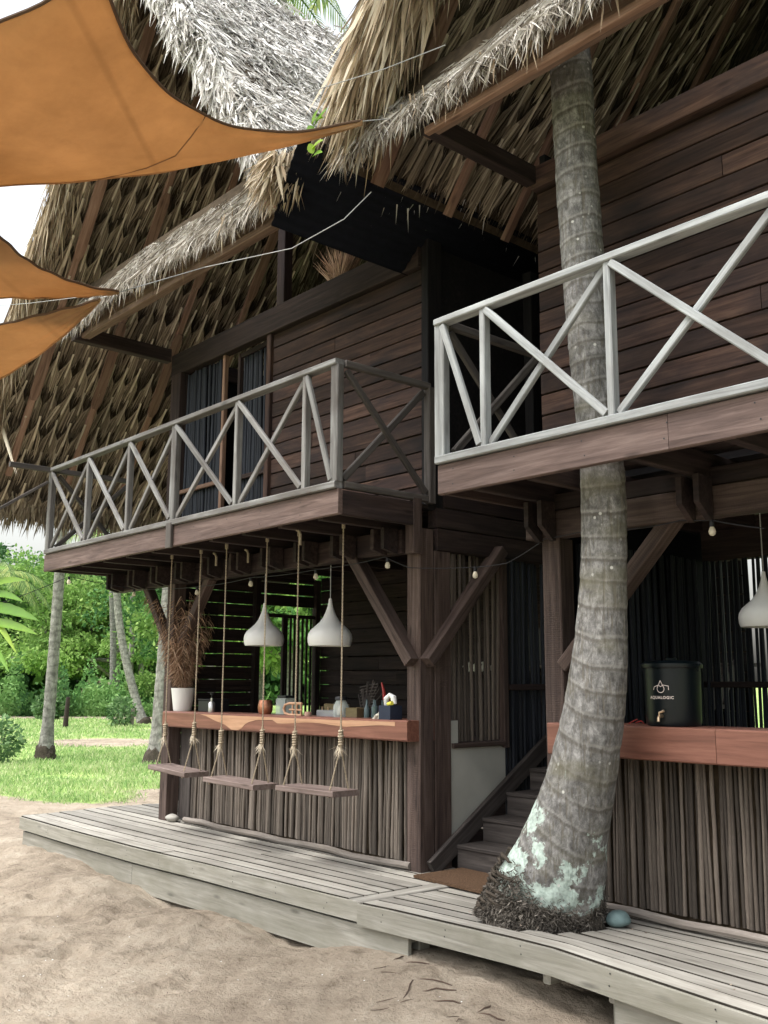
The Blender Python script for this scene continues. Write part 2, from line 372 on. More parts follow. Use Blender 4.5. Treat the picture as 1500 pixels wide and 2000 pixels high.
M_BARK = bark_mat()
def far_bark():
    m, nt, b = base_mat("pale_palm_bark", 0.9, 0.15)
    tc = nt.nodes.new('ShaderNodeTexCoord')
    n = noise(nt, mapping(nt, tc.outputs['Object'], (9, 9, 5)).outputs[0], 1.2, 7, 0.75)
    r = ramp(nt, [(0.34, (0.11, 0.105, 0.095)), (0.5, (0.22, 0.212, 0.195)), (0.68, (0.37, 0.36, 0.34))]); nt.links.new(n.outputs[0], r.inputs[0])
    w = nt.nodes.new('ShaderNodeTexWave'); w.bands_direction = 'Z'; w.inputs['Scale'].default_value = 1.7; w.inputs['Distortion'].default_value = 5.0; w.inputs['Detail Scale'].default_value = 2
    nt.links.new(tc.outputs['Object'], w.inputs['Vector'])
    rw = ramp(nt, [(0.0, (0.72, 0.72, 0.72)), (0.3, (1, 1, 1))]); nt.links.new(w.outputs['Fac'], rw.inputs[0])
    nt.links.new(mixc(nt, 1.0, r.outputs[0], rw.outputs[0], 'MULTIPLY'), b.inputs['Base Color']); bump(nt, b, n.outputs[0], .6, .03)
    return m


M_BARKF = far_bark()
M_ROOT = strip_mat("root_fibre", [(0.0, (0.03, 0.026, 0.022)), (0.5, (0.085, 0.075, 0.063)), (0.85, (0.18, 0.16, 0.138)), (1.0, (0.26, 0.235, 0.20))])
M_ROOTB = simple("root_core", (0.06, 0.05, 0.04), 0.95, 0.1, var=0.4, sc=40, bmp=1.0)


def ground_mat():
    m, nt, b = base_mat("sand_and_turf", 0.95, 0.1)
    tc = nt.nodes.new('ShaderNodeTexCoord'); g = tc.outputs['Object']
    n1 = noise(nt, g, 1.1, 6, 0.6); n2 = noise(nt, g, 9, 8, 0.7); n3 = noise(nt, g, 140, 3, 0.7); n6 = noise(nt, g, 38, 5, 0.7)
    r1 = ramp(nt, [(0.3, (0.21, 0.17, 0.13)), (0.5, (0.355, 0.30, 0.235)), (0.72, (0.48, 0.42, 0.34))])
    ad = nt.nodes.new('ShaderNodeMath'); ad.operation = 'MULTIPLY_ADD'; ad.inputs[1].default_value = 0.45
    nt.links.new(n2.outputs[0], ad.inputs[0])
    s = nt.nodes.new('ShaderNodeMath'); s.operation = 'MULTIPLY_ADD'; s.inputs[1].default_value = 0.75; s.inputs[2].default_value = -0.1
    nt.links.new(n1.outputs[0], s.inputs[0]); nt.links.new(s.outputs[0], ad.inputs[2]); nt.links.new(ad.outputs[0], r1.inputs[0])
    r3 = ramp(nt, [(0.25, (0.55, 0.5, 0.45)), (0.42, (1, 1, 1))]); nt.links.new(n3.outputs[0], r3.inputs[0])
    sand = mixc(nt, 0.7, r1.outputs[0], r3.outputs[0], 'MULTIPLY')
    r6 = ramp(nt, [(0.30, (0.45, 0.40, 0.36)), (0.40, (1, 1, 1))]); nt.links.new(n6.outputs[0], r6.inputs[0])
    sand = mixc(nt, 0.8, sand, r6.outputs[0], 'MULTIPLY')
    n5 = noise(nt, g, 2.3, 7, 0.75)
    r5 = ramp(nt, [(0.55, (0, 0, 0)), (0.68, (0.75, 0.75, 0.75))]); nt.links.new(n5.outputs[0], r5.inputs[0])
    sand = mixc(nt, r5.outputs[0], sand, (0.14, 0.11, 0.08))
    at_ = nt.nodes.new('ShaderNodeAttribute'); at_.attribute_name = 'turf'
    n4 = noise(nt, g, 0.9, 6, 0.6)
    r4 = ramp(nt, [(0.3, (0.20, 0.31, 0.09)), (0.55, (0.31, 0.44, 0.14)), (0.8, (0.44, 0.50, 0.21))]); nt.links.new(n4.outputs[0], r4.inputs[0])
    a2 = nt.nodes.new('ShaderNodeMath'); a2.operation = 'MULTIPLY_ADD'; a2.inputs[1].default_value = 0.8
    sb = nt.nodes.new('ShaderNodeMath'); sb.operation = 'SUBTRACT'; sb.inputs[1].default_value = 0.5
    nt.links.new(n2.outputs[0], sb.inputs[0]); nt.links.new(sb.outputs[0], a2.inputs[0]); nt.links.new(at_.outputs['Fac'], a2.inputs[2])
    rt = ramp(nt, [(0.42, (0, 0, 0)), (0.6, (1, 1, 1))]); nt.links.new(a2.outputs[0], rt.inputs[0])
    c = mixc(nt, rt.outputs[0], sand, r4.outputs[0])
    nt.links.new(c, b.inputs['Base Color'])
    bb = nt.nodes.new('ShaderNodeMath'); bb.operation = 'MULTIPLY_ADD'; bb.inputs[1].default_value = 0.15
    nt.links.new(n3.outputs[0], bb.inputs[0]); nt.links.new(n2.outputs[0], bb.inputs[2])
    b2 = nt.nodes.new('ShaderNodeMath'); b2.operation = 'MULTIPLY_ADD'; b2.inputs[1].default_value = 0.35
    nt.links.new(n6.outputs[0], b2.inputs[0]); nt.links.new(bb.outputs[0], b2.inputs[2])
    bump(nt, b, b2.outputs[0], 1.0, 0.045)
    return m


M_GROUND = ground_mat()

# ---------------------------------------------------------------- object helpers
WM = {}


def link(o, parent=None, mat=None, W=None):
    COL.objects.link(o)
    W = W if W is not None else Matrix.Identity(4)
    if mat is not None and o.type == 'MESH' and not o.data.materials: o.data.materials.append(mat)
    if parent is not None:
        o.parent = parent
        o.matrix_parent_inverse = WM[parent.name].inverted()
    o.matrix_basis = W
    WM[o.name] = W.copy()
    return o


def thing(name, label, cat, loc=(0, 0, 0), group=None):
    o = bpy.data.objects.new(name, None)
    o.empty_display_size = 0.2
    link(o, None, None, Matrix.Translation(Vector(loc)))
    o['label'] = label; o['category'] = cat
    if group: o['group'] = group
    return o


def tag(o, label=None, cat=None, group=None, kind=None):
    if label: o['label'] = label
    if cat: o['category'] = cat
    if group: o['group'] = group
    if kind: o['kind'] = kind
    return o


def copy_tree(root, delta, label=None, group=None):
    def rec(o, par):
        c = o.copy(); COL.objects.link(c)
        if par is not None:
            c.parent = par
        for ch in list(kids.get(o.name, [])):
            rec(ch, c)
        return c
    kids = {}
    for o in COL.objects:
        if o.parent: kids.setdefault(o.parent.name, []).append(o)
    r = rec(root, None)
    r.matrix_basis = Matrix.Translation(Vector(delta)) @ root.matrix_basis
    if label: r['label'] = label
    if group: r['group'] = group
    return r


def mesh_np(name, verts, quads=None, tris=None, rnd_q=None, rnd_t=None, smooth=False):
    me = bpy.data.meshes.new(name)
    verts = np.asarray(verts, dtype=np.float32)
    nq = 0 if quads is None else len(quads); ntr = 0 if tris is None else len(tris)
    me.vertices.add(len(verts)); me.vertices.foreach_set('co', verts.ravel())
    loops = []
    if nq: loops.append(np.asarray(quads, dtype=np.int32).ravel())
    if ntr: loops.append(np.asarray(tris, dtype=np.int32).ravel())
    loops = np.concatenate(loops)
    me.loops.add(len(loops)); me.loops.foreach_set('vertex_index', loops)
    me.polygons.add(nq + ntr)
    st = np.concatenate([np.arange(nq) * 4, nq * 4 + np.arange(ntr) * 3]).astype(np.int32)
    tot = np.concatenate([np.full(nq, 4), np.full(ntr, 3)]).astype(np.int32)
    me.polygons.foreach_set('loop_start', st); me.polygons.foreach_set('loop_total', tot)
    if smooth: me.polygons.foreach_set('use_smooth', np.ones(nq + ntr, dtype=bool))
    if rnd_q is not None or rnd_t is not None:
        at_ = me.attributes.new('rnd', 'FLOAT', 'FACE')
        vals = np.concatenate([x for x in (rnd_q, rnd_t) if x is not None]).astype(np.float32)
        at_.data.foreach_set('value', vals)
    me.update(calc_edges=True)
    return me


def blades(name, P, D, W, B=None, rnd=None, taper=0.75):
    """n tapered strips: root P, vector D, half-width vector W, bend B added at the middle (and 2x at the tip)"""
    P, D, W = map(np.asarray, (P, D, W)); n = len(P)
    B = np.zeros_like(P) if B is None else np.asarray(B)
    V = np.empty((n, 5, 3))
    V[:, 0] = P - W * 0.8; V[:, 1] = P + W * 0.8
    mid = P + D * 0.5 + B * 0.3
    V[:, 2] = mid + W; V[:, 3] = mid - W
    V[:, 4] = P + D + B
    i = np.arange(n)[:, None] * 5
    q = i + np.array([0, 1, 2, 3]); t = i + np.array([3, 2, 4])
    rnd = rng.random(n) if rnd is None else np.asarray(rnd)
    return mesh_np(name, V.reshape(-1, 3), q, t, rnd, rnd)


class MB:
    def __init__(s): s.v = []; s.f = []
    def quad(s, *p):
        n = len(s.v); s.v += [tuple(x) for x in p]; s.f.append(tuple(range(n, n + len(p))))
    def box(s, a, b):
        x0, y0, z0 = a; x1, y1, z1 = b; n = len(s.v)
        s.v += [(x0, y0, z0), (x1, y0, z0), (x1, y1, z0), (x0, y1, z0), (x0, y0, z1), (x1, y0, z1), (x1, y1, z1), (x0, y1, z1)]
        s.f += [tuple(n + k for k in q) for q in ((0, 3, 2, 1), (4, 5, 6, 7), (0, 1, 5, 4), (1, 2, 6, 5), (2, 3, 7, 6), (3, 0, 4, 7))]
    def tube(s, pts, rad, n=8, cap=True):
        pts = [Vector(p) for p in pts]
        rads = rad if hasattr(rad, '__len__') else [rad] * len(pts)
        base = len(s.v); prev = None
        for i, p in enumerate(pts):
            t = (pts[min(i + 1, len(pts) - 1)] - pts[max(i - 1, 0)]).normalized()
            ref = prev if prev is not None else (Vector((0, 0, 1)) if abs(t.z) < 0.9 else Vector((1, 0, 0)))
            a = (ref - t * ref.dot(t)).normalized(); bq = t.cross(a); prev = a
            for k in range(n):
                an = 2 * math.pi * k / n
                s.v.append(tuple(p + (a * math.cos(an) + bq * math.sin(an)) * rads[i]))
        for i in range(len(pts) - 1):
            for k in range(n):
                s.f.append((base + i * n + k, base + i * n + (k + 1) % n, base + (i + 1) * n + (k + 1) % n, base + (i + 1) * n + k))
        if cap:
            s.f.append(tuple(base + k for k in reversed(range(n))))
            s.f.append(tuple(base + (len(pts) - 1) * n + k for k in range(n)))
    def lathe(s, prof, c=(0, 0, 0), n=24):
        base = len(s.v)
        for r, z in prof:
            for k in range(n):
                an = 2 * math.pi * k / n
                s.v.append((c[0] + r * math.cos(an), c[1] + r * math.sin(an), c[2] + z))
        for i in range(len(prof) - 1):
            for k in range(n):
                s.f.append((base + i * n + k, base + i * n + (k + 1) % n, base + (i + 1) * n + (k + 1) % n, base + (i + 1) * n + k))
    def mesh(s, name, smooth=False):
        me = bpy.data.meshes.new(name); me.from_pydata(s.v, [], s.f); me.update()
        if smooth:
            me.polygons.foreach_set('use_smooth', np.ones(len(me.polygons), dtype=bool))
            try: me.set_sharp_from_angle(angle=math.radians(40))
            except Exception: pass
        return me
    def build(s, name, mat, parent=None, smooth=False):
        c = Vector(np.mean(np.array(s.v), axis=0)) if s.v else Vector()
        s.v = [tuple(Vector(v) - c) for v in s.v]
        return link(bpy.data.objects.new(name, s.mesh(name, smooth)), parent, mat, Matrix.Translation(c))


def frame_matrix(p0, p1, up=(0, 0, 1), at0=False):
    p0, p1 = Vector(p0), Vector(p1); x = (p1 - p0).normalized(); up = Vector(up)
    if abs(x.dot(up)) > 0.98: up = Vector((0, 1, 0))
    z = (up - x * up.dot(x)).normalized(); y = z.cross(x)
    c = p0 if at0 else (p0 + p1) / 2
    W = Matrix.Identity(4)
    for i in range(3): W[i][0] = x[i]; W[i][1] = y[i]; W[i][2] = z[i]; W[i][3] = c[i]
    return W


_cache = {}


def beam(name, p0, p1, w, h, mat, parent=None, up=(0, 0, 1), c=0.006):
    """a sawn timber from p0 to p1; w across, h along 'up'; long arrises chamfered"""
    L = (Vector(p1) - Vector(p0)).length
    key = (round(L, 3), round(w, 3), round(h, 3), mat.name, c)
    me = _cache.get(key)
    if me is None:
        c = min(c, w / 4, h / 4)
        sec = [(-w/2+c, -h/2), (w/2-c, -h/2), (w/2, -h/2+c), (w/2, h/2-c), (w/2-c, h/2), (-w/2+c, h/2), (-w/2, h/2-c), (-w/2, -h/2+c)]
        v = [(-L/2, y, z) for y, z in sec] + [(L/2, y, z) for y, z in sec]
        f = [(k, (k+1) % 8, 8 + (k+1) % 8, 8 + k) for k in range(8)] + [tuple(reversed(range(8))), tuple(range(8, 16))]
        me = bpy.data.meshes.new(name); me.from_pydata(v, [], f); me.update()
        me.materials.append(mat); _cache[key] = me
    return link(bpy.data.objects.new(name, me), parent, None, frame_matrix(p0, p1, up))


def prism(name, poly, axis, a0, a1, mat, parent=None):
    """extrude polygon (2-D, in the plane perpendicular to axis) from a0 to a1"""
    def P(u, w, a):
        return {'x': (a, u, w), 'y': (u, a, w), 'z': (u, w, a)}[axis]
    mb = MB(); n = len(poly)
    mb.v = [P(u, w, a0) for u, w in poly] + [P(u, w, a1) for u, w in poly]
    mb.f = [tuple(range(n)), tuple(reversed(range(n, 2 * n)))] + [(k, k + n, (k + 1) % n + n, (k + 1) % n) for k in range(n)]
    return mb.build(name, mat, parent)


# unit sticks (height 1 along z) that many walls share
def stick_meshes(mat, n=6, segs=7, sides=7, wob=0.006):
    out = []
    for k in range(n):
        r = random.Random(k * 13 + 5)
        pts = []; rad = []
        ax, ay = r.uniform(-1, 1), r.uniform(-1, 1)
        for i in range(segs + 1):
            t = i / segs
            wob_ = wob; pts.append((wob * (ax * math.sin(t * 3.1 + k) + r.uniform(-.4, .4)), wob * (ay * math.sin(t * 2.3 + k) + r.uniform(-.4, .4)), t))
            rad.append(0.5 * (1 - 0.16 * t) * r.uniform(0.92, 1.08))
        mb = MB(); base = 0
        for i, p in enumerate(pts):
            for q in range(sides):
                an = 2 * math.pi * q / sides
                mb.v.append((p[0] / 0.03 * 1.0 + rad[i] * math.cos(an), p[1] / 0.03 + rad[i] * math.sin(an), p[2]))
        for i in range(segs):
            for q in range(sides):
                mb.f.append((i * sides + q, i * sides + (q + 1) % sides, (i + 1) * sides + (q + 1) % sides, (i + 1) * sides + q))
        mb.f.append(tuple(segs * sides + q for q in range(sides)))
        me = mb.mesh("stick", False); me.polygons.foreach_set('use_smooth', np.ones(len(me.polygons), dtype=bool))
        me.materials.append(mat); out.append(me)
    return out


ST_BAR, ST_BARR = stick_meshes(M_STICK), stick_meshes(M_STICK2)
ST_DARK, ST_NAVY = stick_meshes(M_STICKD, wob=0.003), stick_meshes(M_STICKB, wob=0.002)


def stick(me_list, p, h, d, parent, lean=0.006, r=random):
    W = Matrix.Translation(Vector(p)) @ Matrix.Rotation(r.gauss(0, lean), 4, 'X') @ Matrix.Rotation(r.gauss(0, lean), 4, 'Y') \
        @ Matrix.Rotation(r.uniform(-0.6, 0.6), 4, 'Z') @ Matrix.Diagonal((d, d, h, 1))
    return link(bpy.data.objects.new('stick', r.choice(me_list)), parent, None, W)


def stick_row(me_list, a, b, z0, z1, d, parent, gap=0.15, keep=1.0, jit=0.004, lean=0.006):
    a, b = Vector(a), Vector(b); L = (b - a).length; u = (b - a) / L; s = d / 2
    while s < L - d * 0.3:
        dd = d * random.uniform(0.75, 1.25)
        if random.random() < keep:
            p = a + u * s; n = Vector((-u.y, u.x))
            zz0 = z0(p) if callable(z0) else z0
            stick(me_list, (p.x + random.gauss(0, jit) * abs(u.y), p.y + random.gauss(0, jit) * abs(u.x), zz0), z1 - zz0 + random.uniform(-.006, .006), dd, parent, lean)
        s += dd * (1 + random.uniform(0, gap)) * 0.97


# ---------------------------------------------------------------- ground
FEET = [(-8.6, 2.9, .4), (-8.2, 3.25, .5), (-7.7, 2.8, .3), (-7.2, 3.1, .4), (-6.7, 2.7, .5), (-6.3, 3.05, .35), (-5.7, 2.65, .4), (-5.3, 3.0, .5), (-4.8, 2.6, .3), (-4.3, 2.95, .5), (-3.9, 2.5, .45), (-6.9, 3.5, 1.9), (-7.5, 3.55, 2.1), (-6.0, 3.45, 1.6), (-9.2, 3.3, .9), (-5.2, 2.3, 2.5), (-4.6, 2.1, 2.7), (-3.4, 2.9, .2), (-3.0, 2.6, .4), (-2.6, 2.9, .3)]


def vnoise(x, y, s, seed=0):
    """cheap smooth value noise"""
    x = x / s; y = y / s
    xi = np.floor(x).astype(np.int64); yi = np.floor(y).astype(np.int64)
    fx = x - xi; fy = y - yi; fx = fx * fx * (3 - 2 * fx); fy = fy * fy * (3 - 2 * fy)
    def h(a, b):
        k = (a * 374761393 + b * 668265263 + seed * 974711) & 0xffffffff
        k = ((k ^ (k >> 13)) * 1274126177) & 0xffffffff
        return ((k ^ (k >> 16)) & 0xffff) / 65535.0
    return (h(xi, yi) * (1 - fx) + h(xi + 1, yi) * fx) * (1 - fy) + (h(xi, yi + 1) * (1 - fx) + h(xi + 1, yi + 1) * fx) * fy


GZ = -0.38


def ground_h(X, Y):
    z = np.full(X.shape, GZ)
    near = np.clip(1 - (np.abs(X + 5) - 8) / 8, 0, 1) * np.clip(1 - (Y - 4) / 8, 0, 1)
    z = z + near * ((vnoise(X, Y, 0.9, 1) - .5) * 0.05 + (vnoise(X, Y, 0.33, 2) - .5) * 0.035 + (vnoise(X, Y, 0.13, 3) - .5) * 0.030)
    pit = vnoise(X, Y, 0.21, 5); pm = vnoise(X, Y, 1.1, 6)
    z = z - near * np.clip(pit - 0.60, 0, 1) * 0.20 * np.clip(pm * 2 - .5, 0, 1)
    for fx, fy, fa in FEET:
        for k_, (ox, l_, w_, d_) in enumerate(((0, .085, .045, .030), (.11, .045, .038, .024))):
            cx_, cy_ = fx - ox * np.cos(fa), fy - ox * np.sin(fa)
            dx, dy = X - cx_, Y - cy_; u_ = (dx * np.cos(fa) + dy * np.sin(fa)) / l_; v_ = (-dx * np.sin(fa) + dy * np.cos(fa)) / w_
            r2 = u_ * u_ + v_ * v_
            z = z - d_ * np.exp(-r2 * r2) + .011 * np.exp(-(np.sqrt(r2) - 1.5) ** 2 / .12)
    z = z + near * (vnoise(X, Y, 0.055, 33) - .5) * 0.013 * (vnoise(X, Y, 0.7, 34) * 1.6)
    # sand drifted against the deck
    def hump(cx, cy, rx, ry, h): return h * np.exp(-((X - cx) / rx) ** 2 - ((Y - cy) / ry) ** 2)
    z = z + hump(-9.6, 3.95, 1.0, 0.55, 0.12) + hump(-8.0, 3.75, 0.75, 0.42, 0.12) + hump(-6.35, 3.8, 0.55, 0.35, 0.09) + hump(-5.0, 3.95, 0.7, 0.3, 0.05) + hump(-4.1, 4.35, 1.0, 0.75, 0.17)
    z = z - hump(-7.3, 4.12, 0.35, 0.18, 0.07) - hump(-5.6, 4.12, 0.4, 0.15, 0.06)
    z = z + (vnoise(X, Y, 14, 9) - .5) * 0.25 * np.clip((np.hypot(X, Y) - 14) / 20, 0, 1)
    return z


def turf_mask(X, Y):
    d = np.hypot(X, Y)
    edge = 15.6 + (vnoise(X, Y, 2.2, 21) - .5) * 2.2 + (vnoise(X, Y, 0.7, 22) - .5) * 0.8
    t = np.clip((d - edge) / 0.9, 0, 1)
    along = X * CF.x + Y * CF.y
    def patch(cx, cy, r, l):            # bare sand, stretched across the view
        dx, dy = X - cx, Y - cy
        a = (dx * CF.x + dy * CF.y); c_ = (dx * -CF.y + dy * CF.x)
        return np.exp(-(a / r) ** 2 - (c_ / l) ** 2)
    bare = patch(-25.6, 12.3, 1.7, 1.9) + patch(-44.0, 20.6, 4.2, 8.5) + patch(-30.5, 16.0, 0.9, 1.3) * 0.8
    return np.clip(t - bare * 1.25, 0, 1)


def axis_grid(lo, a, b, hi, fine):
    mid = np.arange(a, b, fine)
    def out(start, end):
        v = [start]; st = fine * 1.5
        while abs(v[-1] - end) > st and len(v) < 700:
            v.append(v[-1] + math.copysign(st, end - start)); st = min(st * 1.055, 12)
        v.append(end); return np.array(v[1:])
    return np.concatenate([out(a, lo)[::-1], mid, out(mid[-1], hi)])


gx = axis_grid(-420, -10.6, -1.2, 60, 0.027); gy = axis_grid(-30, 1.5, 4.5, 420, 0.025)
GX, GY = np.meshgrid(gx, gy)
GZm = ground_h(GX, GY)
nx, ny = len(gx), len(gy)
idx = np.arange(nx * ny).reshape(ny, nx)
q = np.stack([idx[:-1, :-1], idx[:-1, 1:], idx[1:, 1:], idx[1:, :-1]], -1).reshape(-1, 4)
gm = mesh_np("sand_ground", np.stack([GX, GY, GZm], -1).reshape(-1, 3), q, smooth=True)
ta = gm.attributes.new('turf', 'FLOAT', 'POINT'); ta.data.foreach_set('value', turf_mask(GX, GY).ravel().astype(np.float32))
link(bpy.data.objects.new("sand_ground", gm), None, M_GROUND)['kind'] = 'structure'

# lawn blades
def lawn():
    n = 90000
    d = 14.5 + (rng.random(n) ** 1.6) * 40
    # azimuth sector the garden fills
    a = np.radians(rng.uniform(-4, 25, n)) + math.atan2(4.0, -9.0) - np.radians(0)
    ang = np.radians(rng.uniform(148, 165, n))
    X, Y = d * np.cos(ang), d * np.sin(ang)
    k = (turf_mask(X, Y) > rng.random(n) * 0.7 + 0.22) & (vnoise(X, Y, .8, 71) > rng.random(n) * .55 - .05)
    X, Y, d = X[k], Y[k], d[k]; n = len(X)
    Z = ground_h(X, Y)
    h = (0.04 + 0.06 * rng.random(n)) * (1 + (vnoise(X, Y, 1.5, 31) > .6) * .6)
    lean = rng.normal(0, .5, (n, 2)) * h[:, None]
    D = np.stack([lean[:, 0], lean[:, 1], h], -1)
    th = rng.random(n) * 6.28; w = 0.006 + 0.00055 * (d - 14)
    W = np.stack([np.cos(th) * w, np.sin(th) * w, 0 * w], -1)
    me = blades("grass", np.stack([X, Y, Z - .005], -1), D, W)
    o = link(bpy.data.objects.new("grass", me), None, M_GRASS)
    tag(o, "short bright green lawn between the sand and the trees", "grass", kind='stuff')


lawn()

# ---------------------------------------------------------------- the deck
deck = thing('wooden_deck', 'low weathered grey plank deck running along the foot of the bars', 'deck', (-6, 4.7, 0))
KX = [-10.5, -9, -7.8, -6.8, -5.0, -4.7, -3.45, -2.27, -1.4]
KZ = [-0.03, -0.035, -0.03, -0.01, 0.009, 0.02, 0.045, -0.02, -0.04]


def deck_z(x, y):
    return float(np.interp(x, KX, KZ)) * max(0.0, min(1.0, (4.98 - y) / 0.8))


def bent_board(name, x0, x1, ya, yb, zt, zb, mat, parent, dz=deck_z, step=0.3, yoff=None):
    n = max(2, int((x1 - x0) / step) + 1); xs = np.linspace(x0, x1, n)
    c = Vector(((x0 + x1) / 2, (ya + yb) / 2, zt)); mb = MB(); ch = 0.0025
    for x in xs:
        za, zb_ = dz(x, ya), dz(x, yb); yo = yoff(x) if yoff else 0
        for y, z in ((ya, zt + za - ch), (ya + ch, zt + za), (yb - ch, zt + zb_), (yb, zt + zb_ - ch), (yb, zb + zb_), (ya, zb + za)):
            mb.v.append((x - c.x, y + yo - c.y, z - c.z))
    for i in range(n - 1):
        for k in range(6):
            a = i * 6 + k; b2 = i * 6 + (k + 1) % 6
            mb.f.append((a, a + 6, b2 + 6, b2))
    mb.f.append(tuple(range(6))); mb.f.append(tuple(reversed(range((n - 1) * 6, n * 6))))
    me = mb.mesh(name)
    if name == 'plank':          # long board edges coloured dark so the gaps read as shaded
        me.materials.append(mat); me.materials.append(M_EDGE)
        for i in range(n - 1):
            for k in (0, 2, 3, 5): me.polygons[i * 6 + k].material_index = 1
    return link(bpy.data.objects.new(name, me), parent, mat, Matrix.Translation(c))


pw = 0.128
y = 4.135; row = 0
while y < 5.9:
    yb = y + pw - 0.012
    # left part; the rows run behind the left end of the bar too
    left_end = -10.36 + (y - 4.13) * 0.11 + random.uniform(-.012, .012)
    right_end = -5.035 if y < 5.35 else -9.0
    joints = [left_end]
    if row % 2 == 0: joints.append(-7.15 + random.uniform(-.4, .4))
    joints.append(right_end)
    for a, b_ in zip(joints[:-1], joints[1:]):
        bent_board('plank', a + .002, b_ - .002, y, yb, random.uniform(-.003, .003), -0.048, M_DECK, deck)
    if y < 5.35:
        r0 = -4.90
        if 4.26 < y < 5.0:         # cut around the palm
            w_ = math.sqrt(max(0.0, 0.38 ** 2 - (y + .06 - 4.67) ** 2)) if abs(y + .06 - 4.67) < .38 else 0
            segs = [(r0, -3.9 - w_), (-3.9 + w_, -.35)]
        else: segs = [(r0, -.35)]
        for a, b_ in segs:
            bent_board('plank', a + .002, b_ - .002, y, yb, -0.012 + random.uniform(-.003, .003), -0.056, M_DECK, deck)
    y += pw; row += 1
beam('cross_plank', (-4.968, 4.12, -.020), (-4.968, 5.34, -.020), 0.120, 0.046, M_DECK, deck)
bent_board('fascia_board', -10.36, -4.93, 4.118, 4.134, -0.010, -0.128, M_DECKF, deck, dz=lambda x, y: deck_z(x, 4.13))
bent_board('fascia_board', -4.925, -.35, 4.110, 4.132, -0.020, -0.148, M_DECKF, deck, dz=lambda x, y: deck_z(x, 4.13))
bent_board('skirt_board', -10.33, -7.95, 4.150, 4.175, -0.150, -0.46, M_DECKF, deck, dz=lambda x, y: deck_z(x, 4.13))
bent_board('skirt_board', -7.945, -4.50, 4.150, 4.175, -0.150, -0.36, M_DECKF, deck, dz=lambda x, y: deck_z(x, 4.13))
bent_board('skirt_board', -3.06, -.35, 4.170, 4.195, -0.165, -0.50, M_DECKF, deck, dz=lambda x, y: deck_z(x, 4.13))
beam('end_board', (-10.365, 4.15, -.075), (-10.19, 5.8, -.075), 0.022, 0.10, M_DECKF, deck)
beam('end_board', (-10.335, 4.18, -.27), (-10.16, 5.8, -.27), 0.022, 0.22, M_DECKF, deck)
for x in (-10.2, -9, -7.8, -6.6, -5.4, -4.56, -3.5, -3.09, -2.0):
    beam('joist', (x, 4.20, -.122), (x, 5.32, -.122), 0.05, 0.12, M_DECKF, deck)
for x in (-9, -6.8, -4.56, -3.09):
    beam('support_post', (x, 4.30, -.16), (x, 4.30, -.7), 0.09, 0.09, M_DECKF, deck)


# ---------------------------------------------------------------- houses
PERIOD = 5.13


def railing(root, xs, d, z0, z1, mats=M_RAIL, ypos=None, big=()):
    """post positions xs on the plane y=d; crossed braces between"""
    zt = z1 - 0.03
    beam('top_rail', (xs[0] - .03, d, z1 - .02), (xs[-1] + .03, d, z1 - .02), 0.085, 0.042, mats, root)
    beam('bottom_rail', (xs[0] - .03, d, z0 + .025), (xs[-1] + .03, d, z0 + .025), 0.075, 0.05, mats, root)
    a, b = z0 + .05, z1 - .042
    for i, x in enumerate(xs):
        w = 0.085 if i in big else 0.048
        beam('baluster', (x, d + .003, a), (x, d + .003, b), w if i in big else .044, 0.060, mats, root, up=(0, 1, 0))
    for i in range(len(xs) - 1):
        p, q_ = xs[i] + .03, xs[i + 1] - .03
        beam('cross_brace', (p, d - .020, b - .012), (q_, d - .020, a + .015), 0.032, 0.045, mats, root)
        if q_ - p > 0.45:
            beam('cross_brace', (p, d + .014, a + .015), (q_, d + .014, b - .012), 0.032, 0.045, mats, root)
        elif False:
            pass


def plank_wall(root, x0, x1, z0, z1, y, mat=M_WALL, ph=0.138, name='plank', split=0.5):
    z = z0; k = 0
    while z < z1 - .01:
        h = min(ph * random.uniform(.93, 1.07), z1 - z)
        cuts = [x0]
        if random.random() < split and x1 - x0 > 1.2: cuts.append(x0 + (x1 - x0) * random.uniform(.25, .75))
        cuts.append(x1)
        for a, b in zip(cuts[:-1], cuts[1:]):
            yo = y + random.uniform(-.003, .004)
            beam(name, (a + .002, yo, z + h / 2 - .003), (b - .002, yo, z + h / 2 - .003), 0.024, h - .011, mat, root, c=.003)
        z += h; k += 1
    mb = MB(); mb.box((x0, y + .016, z0), (x1, y + .03, z1)); mb.build('wall_backing', M_BACK, root)


def bracket(root, x, y, z1, z0):
    poly = [(y - .16, z1), (y - .02, z1), (y - .02, z0 - .02), (y - .045, z0 - .02), (y - .16, z1 - .16)]
    prism('bracket', poly, 'x', x - .018, x + .018, M_DARK, root)


# ---- left house
LH = thing('thatched_house', 'left dark timber house, stick-fronted bar below and crossed-rail balcony above, under steep thatch', 'house', (-7.5, 5.2, 0))
# walls
LW = link(bpy.data.objects.new('front_wall', None), LH, None, Matrix.Translation((-6.5, 5.2, 2.7)))
plank_wall(LW, -7.55, -5.47, 2.72, 4.66, 5.2)
beam('wall_plate', (-9.46, 5.19, 4.79), (-5.46, 5.19, 4.79), 0.10, 0.25, M_DARK, LH)
beam('door_frame', (-7.59, 5.185, 2.70), (-7.59, 5.185, 4.66), 0.07, 0.06, M_WALL, LH, up=(0, 1, 0))
beam('corner_post', (-9.32, 5.18, 2.66), (-9.32, 5.18, 4.665), 0.20, 0.12, M_DARK, LH, up=(0, 1, 0))
beam('corner_post', (-5.42, 5.25, 2.66), (-5.42, 5.25, 5.1), 0.08, 0.16, M_INNER, LH, up=(0, 1, 0))
beam('king_post', (-7.41, 5.2, 4.92), (-7.41, 5.2, 6.9), 0.12, 0.10, M_DARK, LH, up=(0, 1, 0))
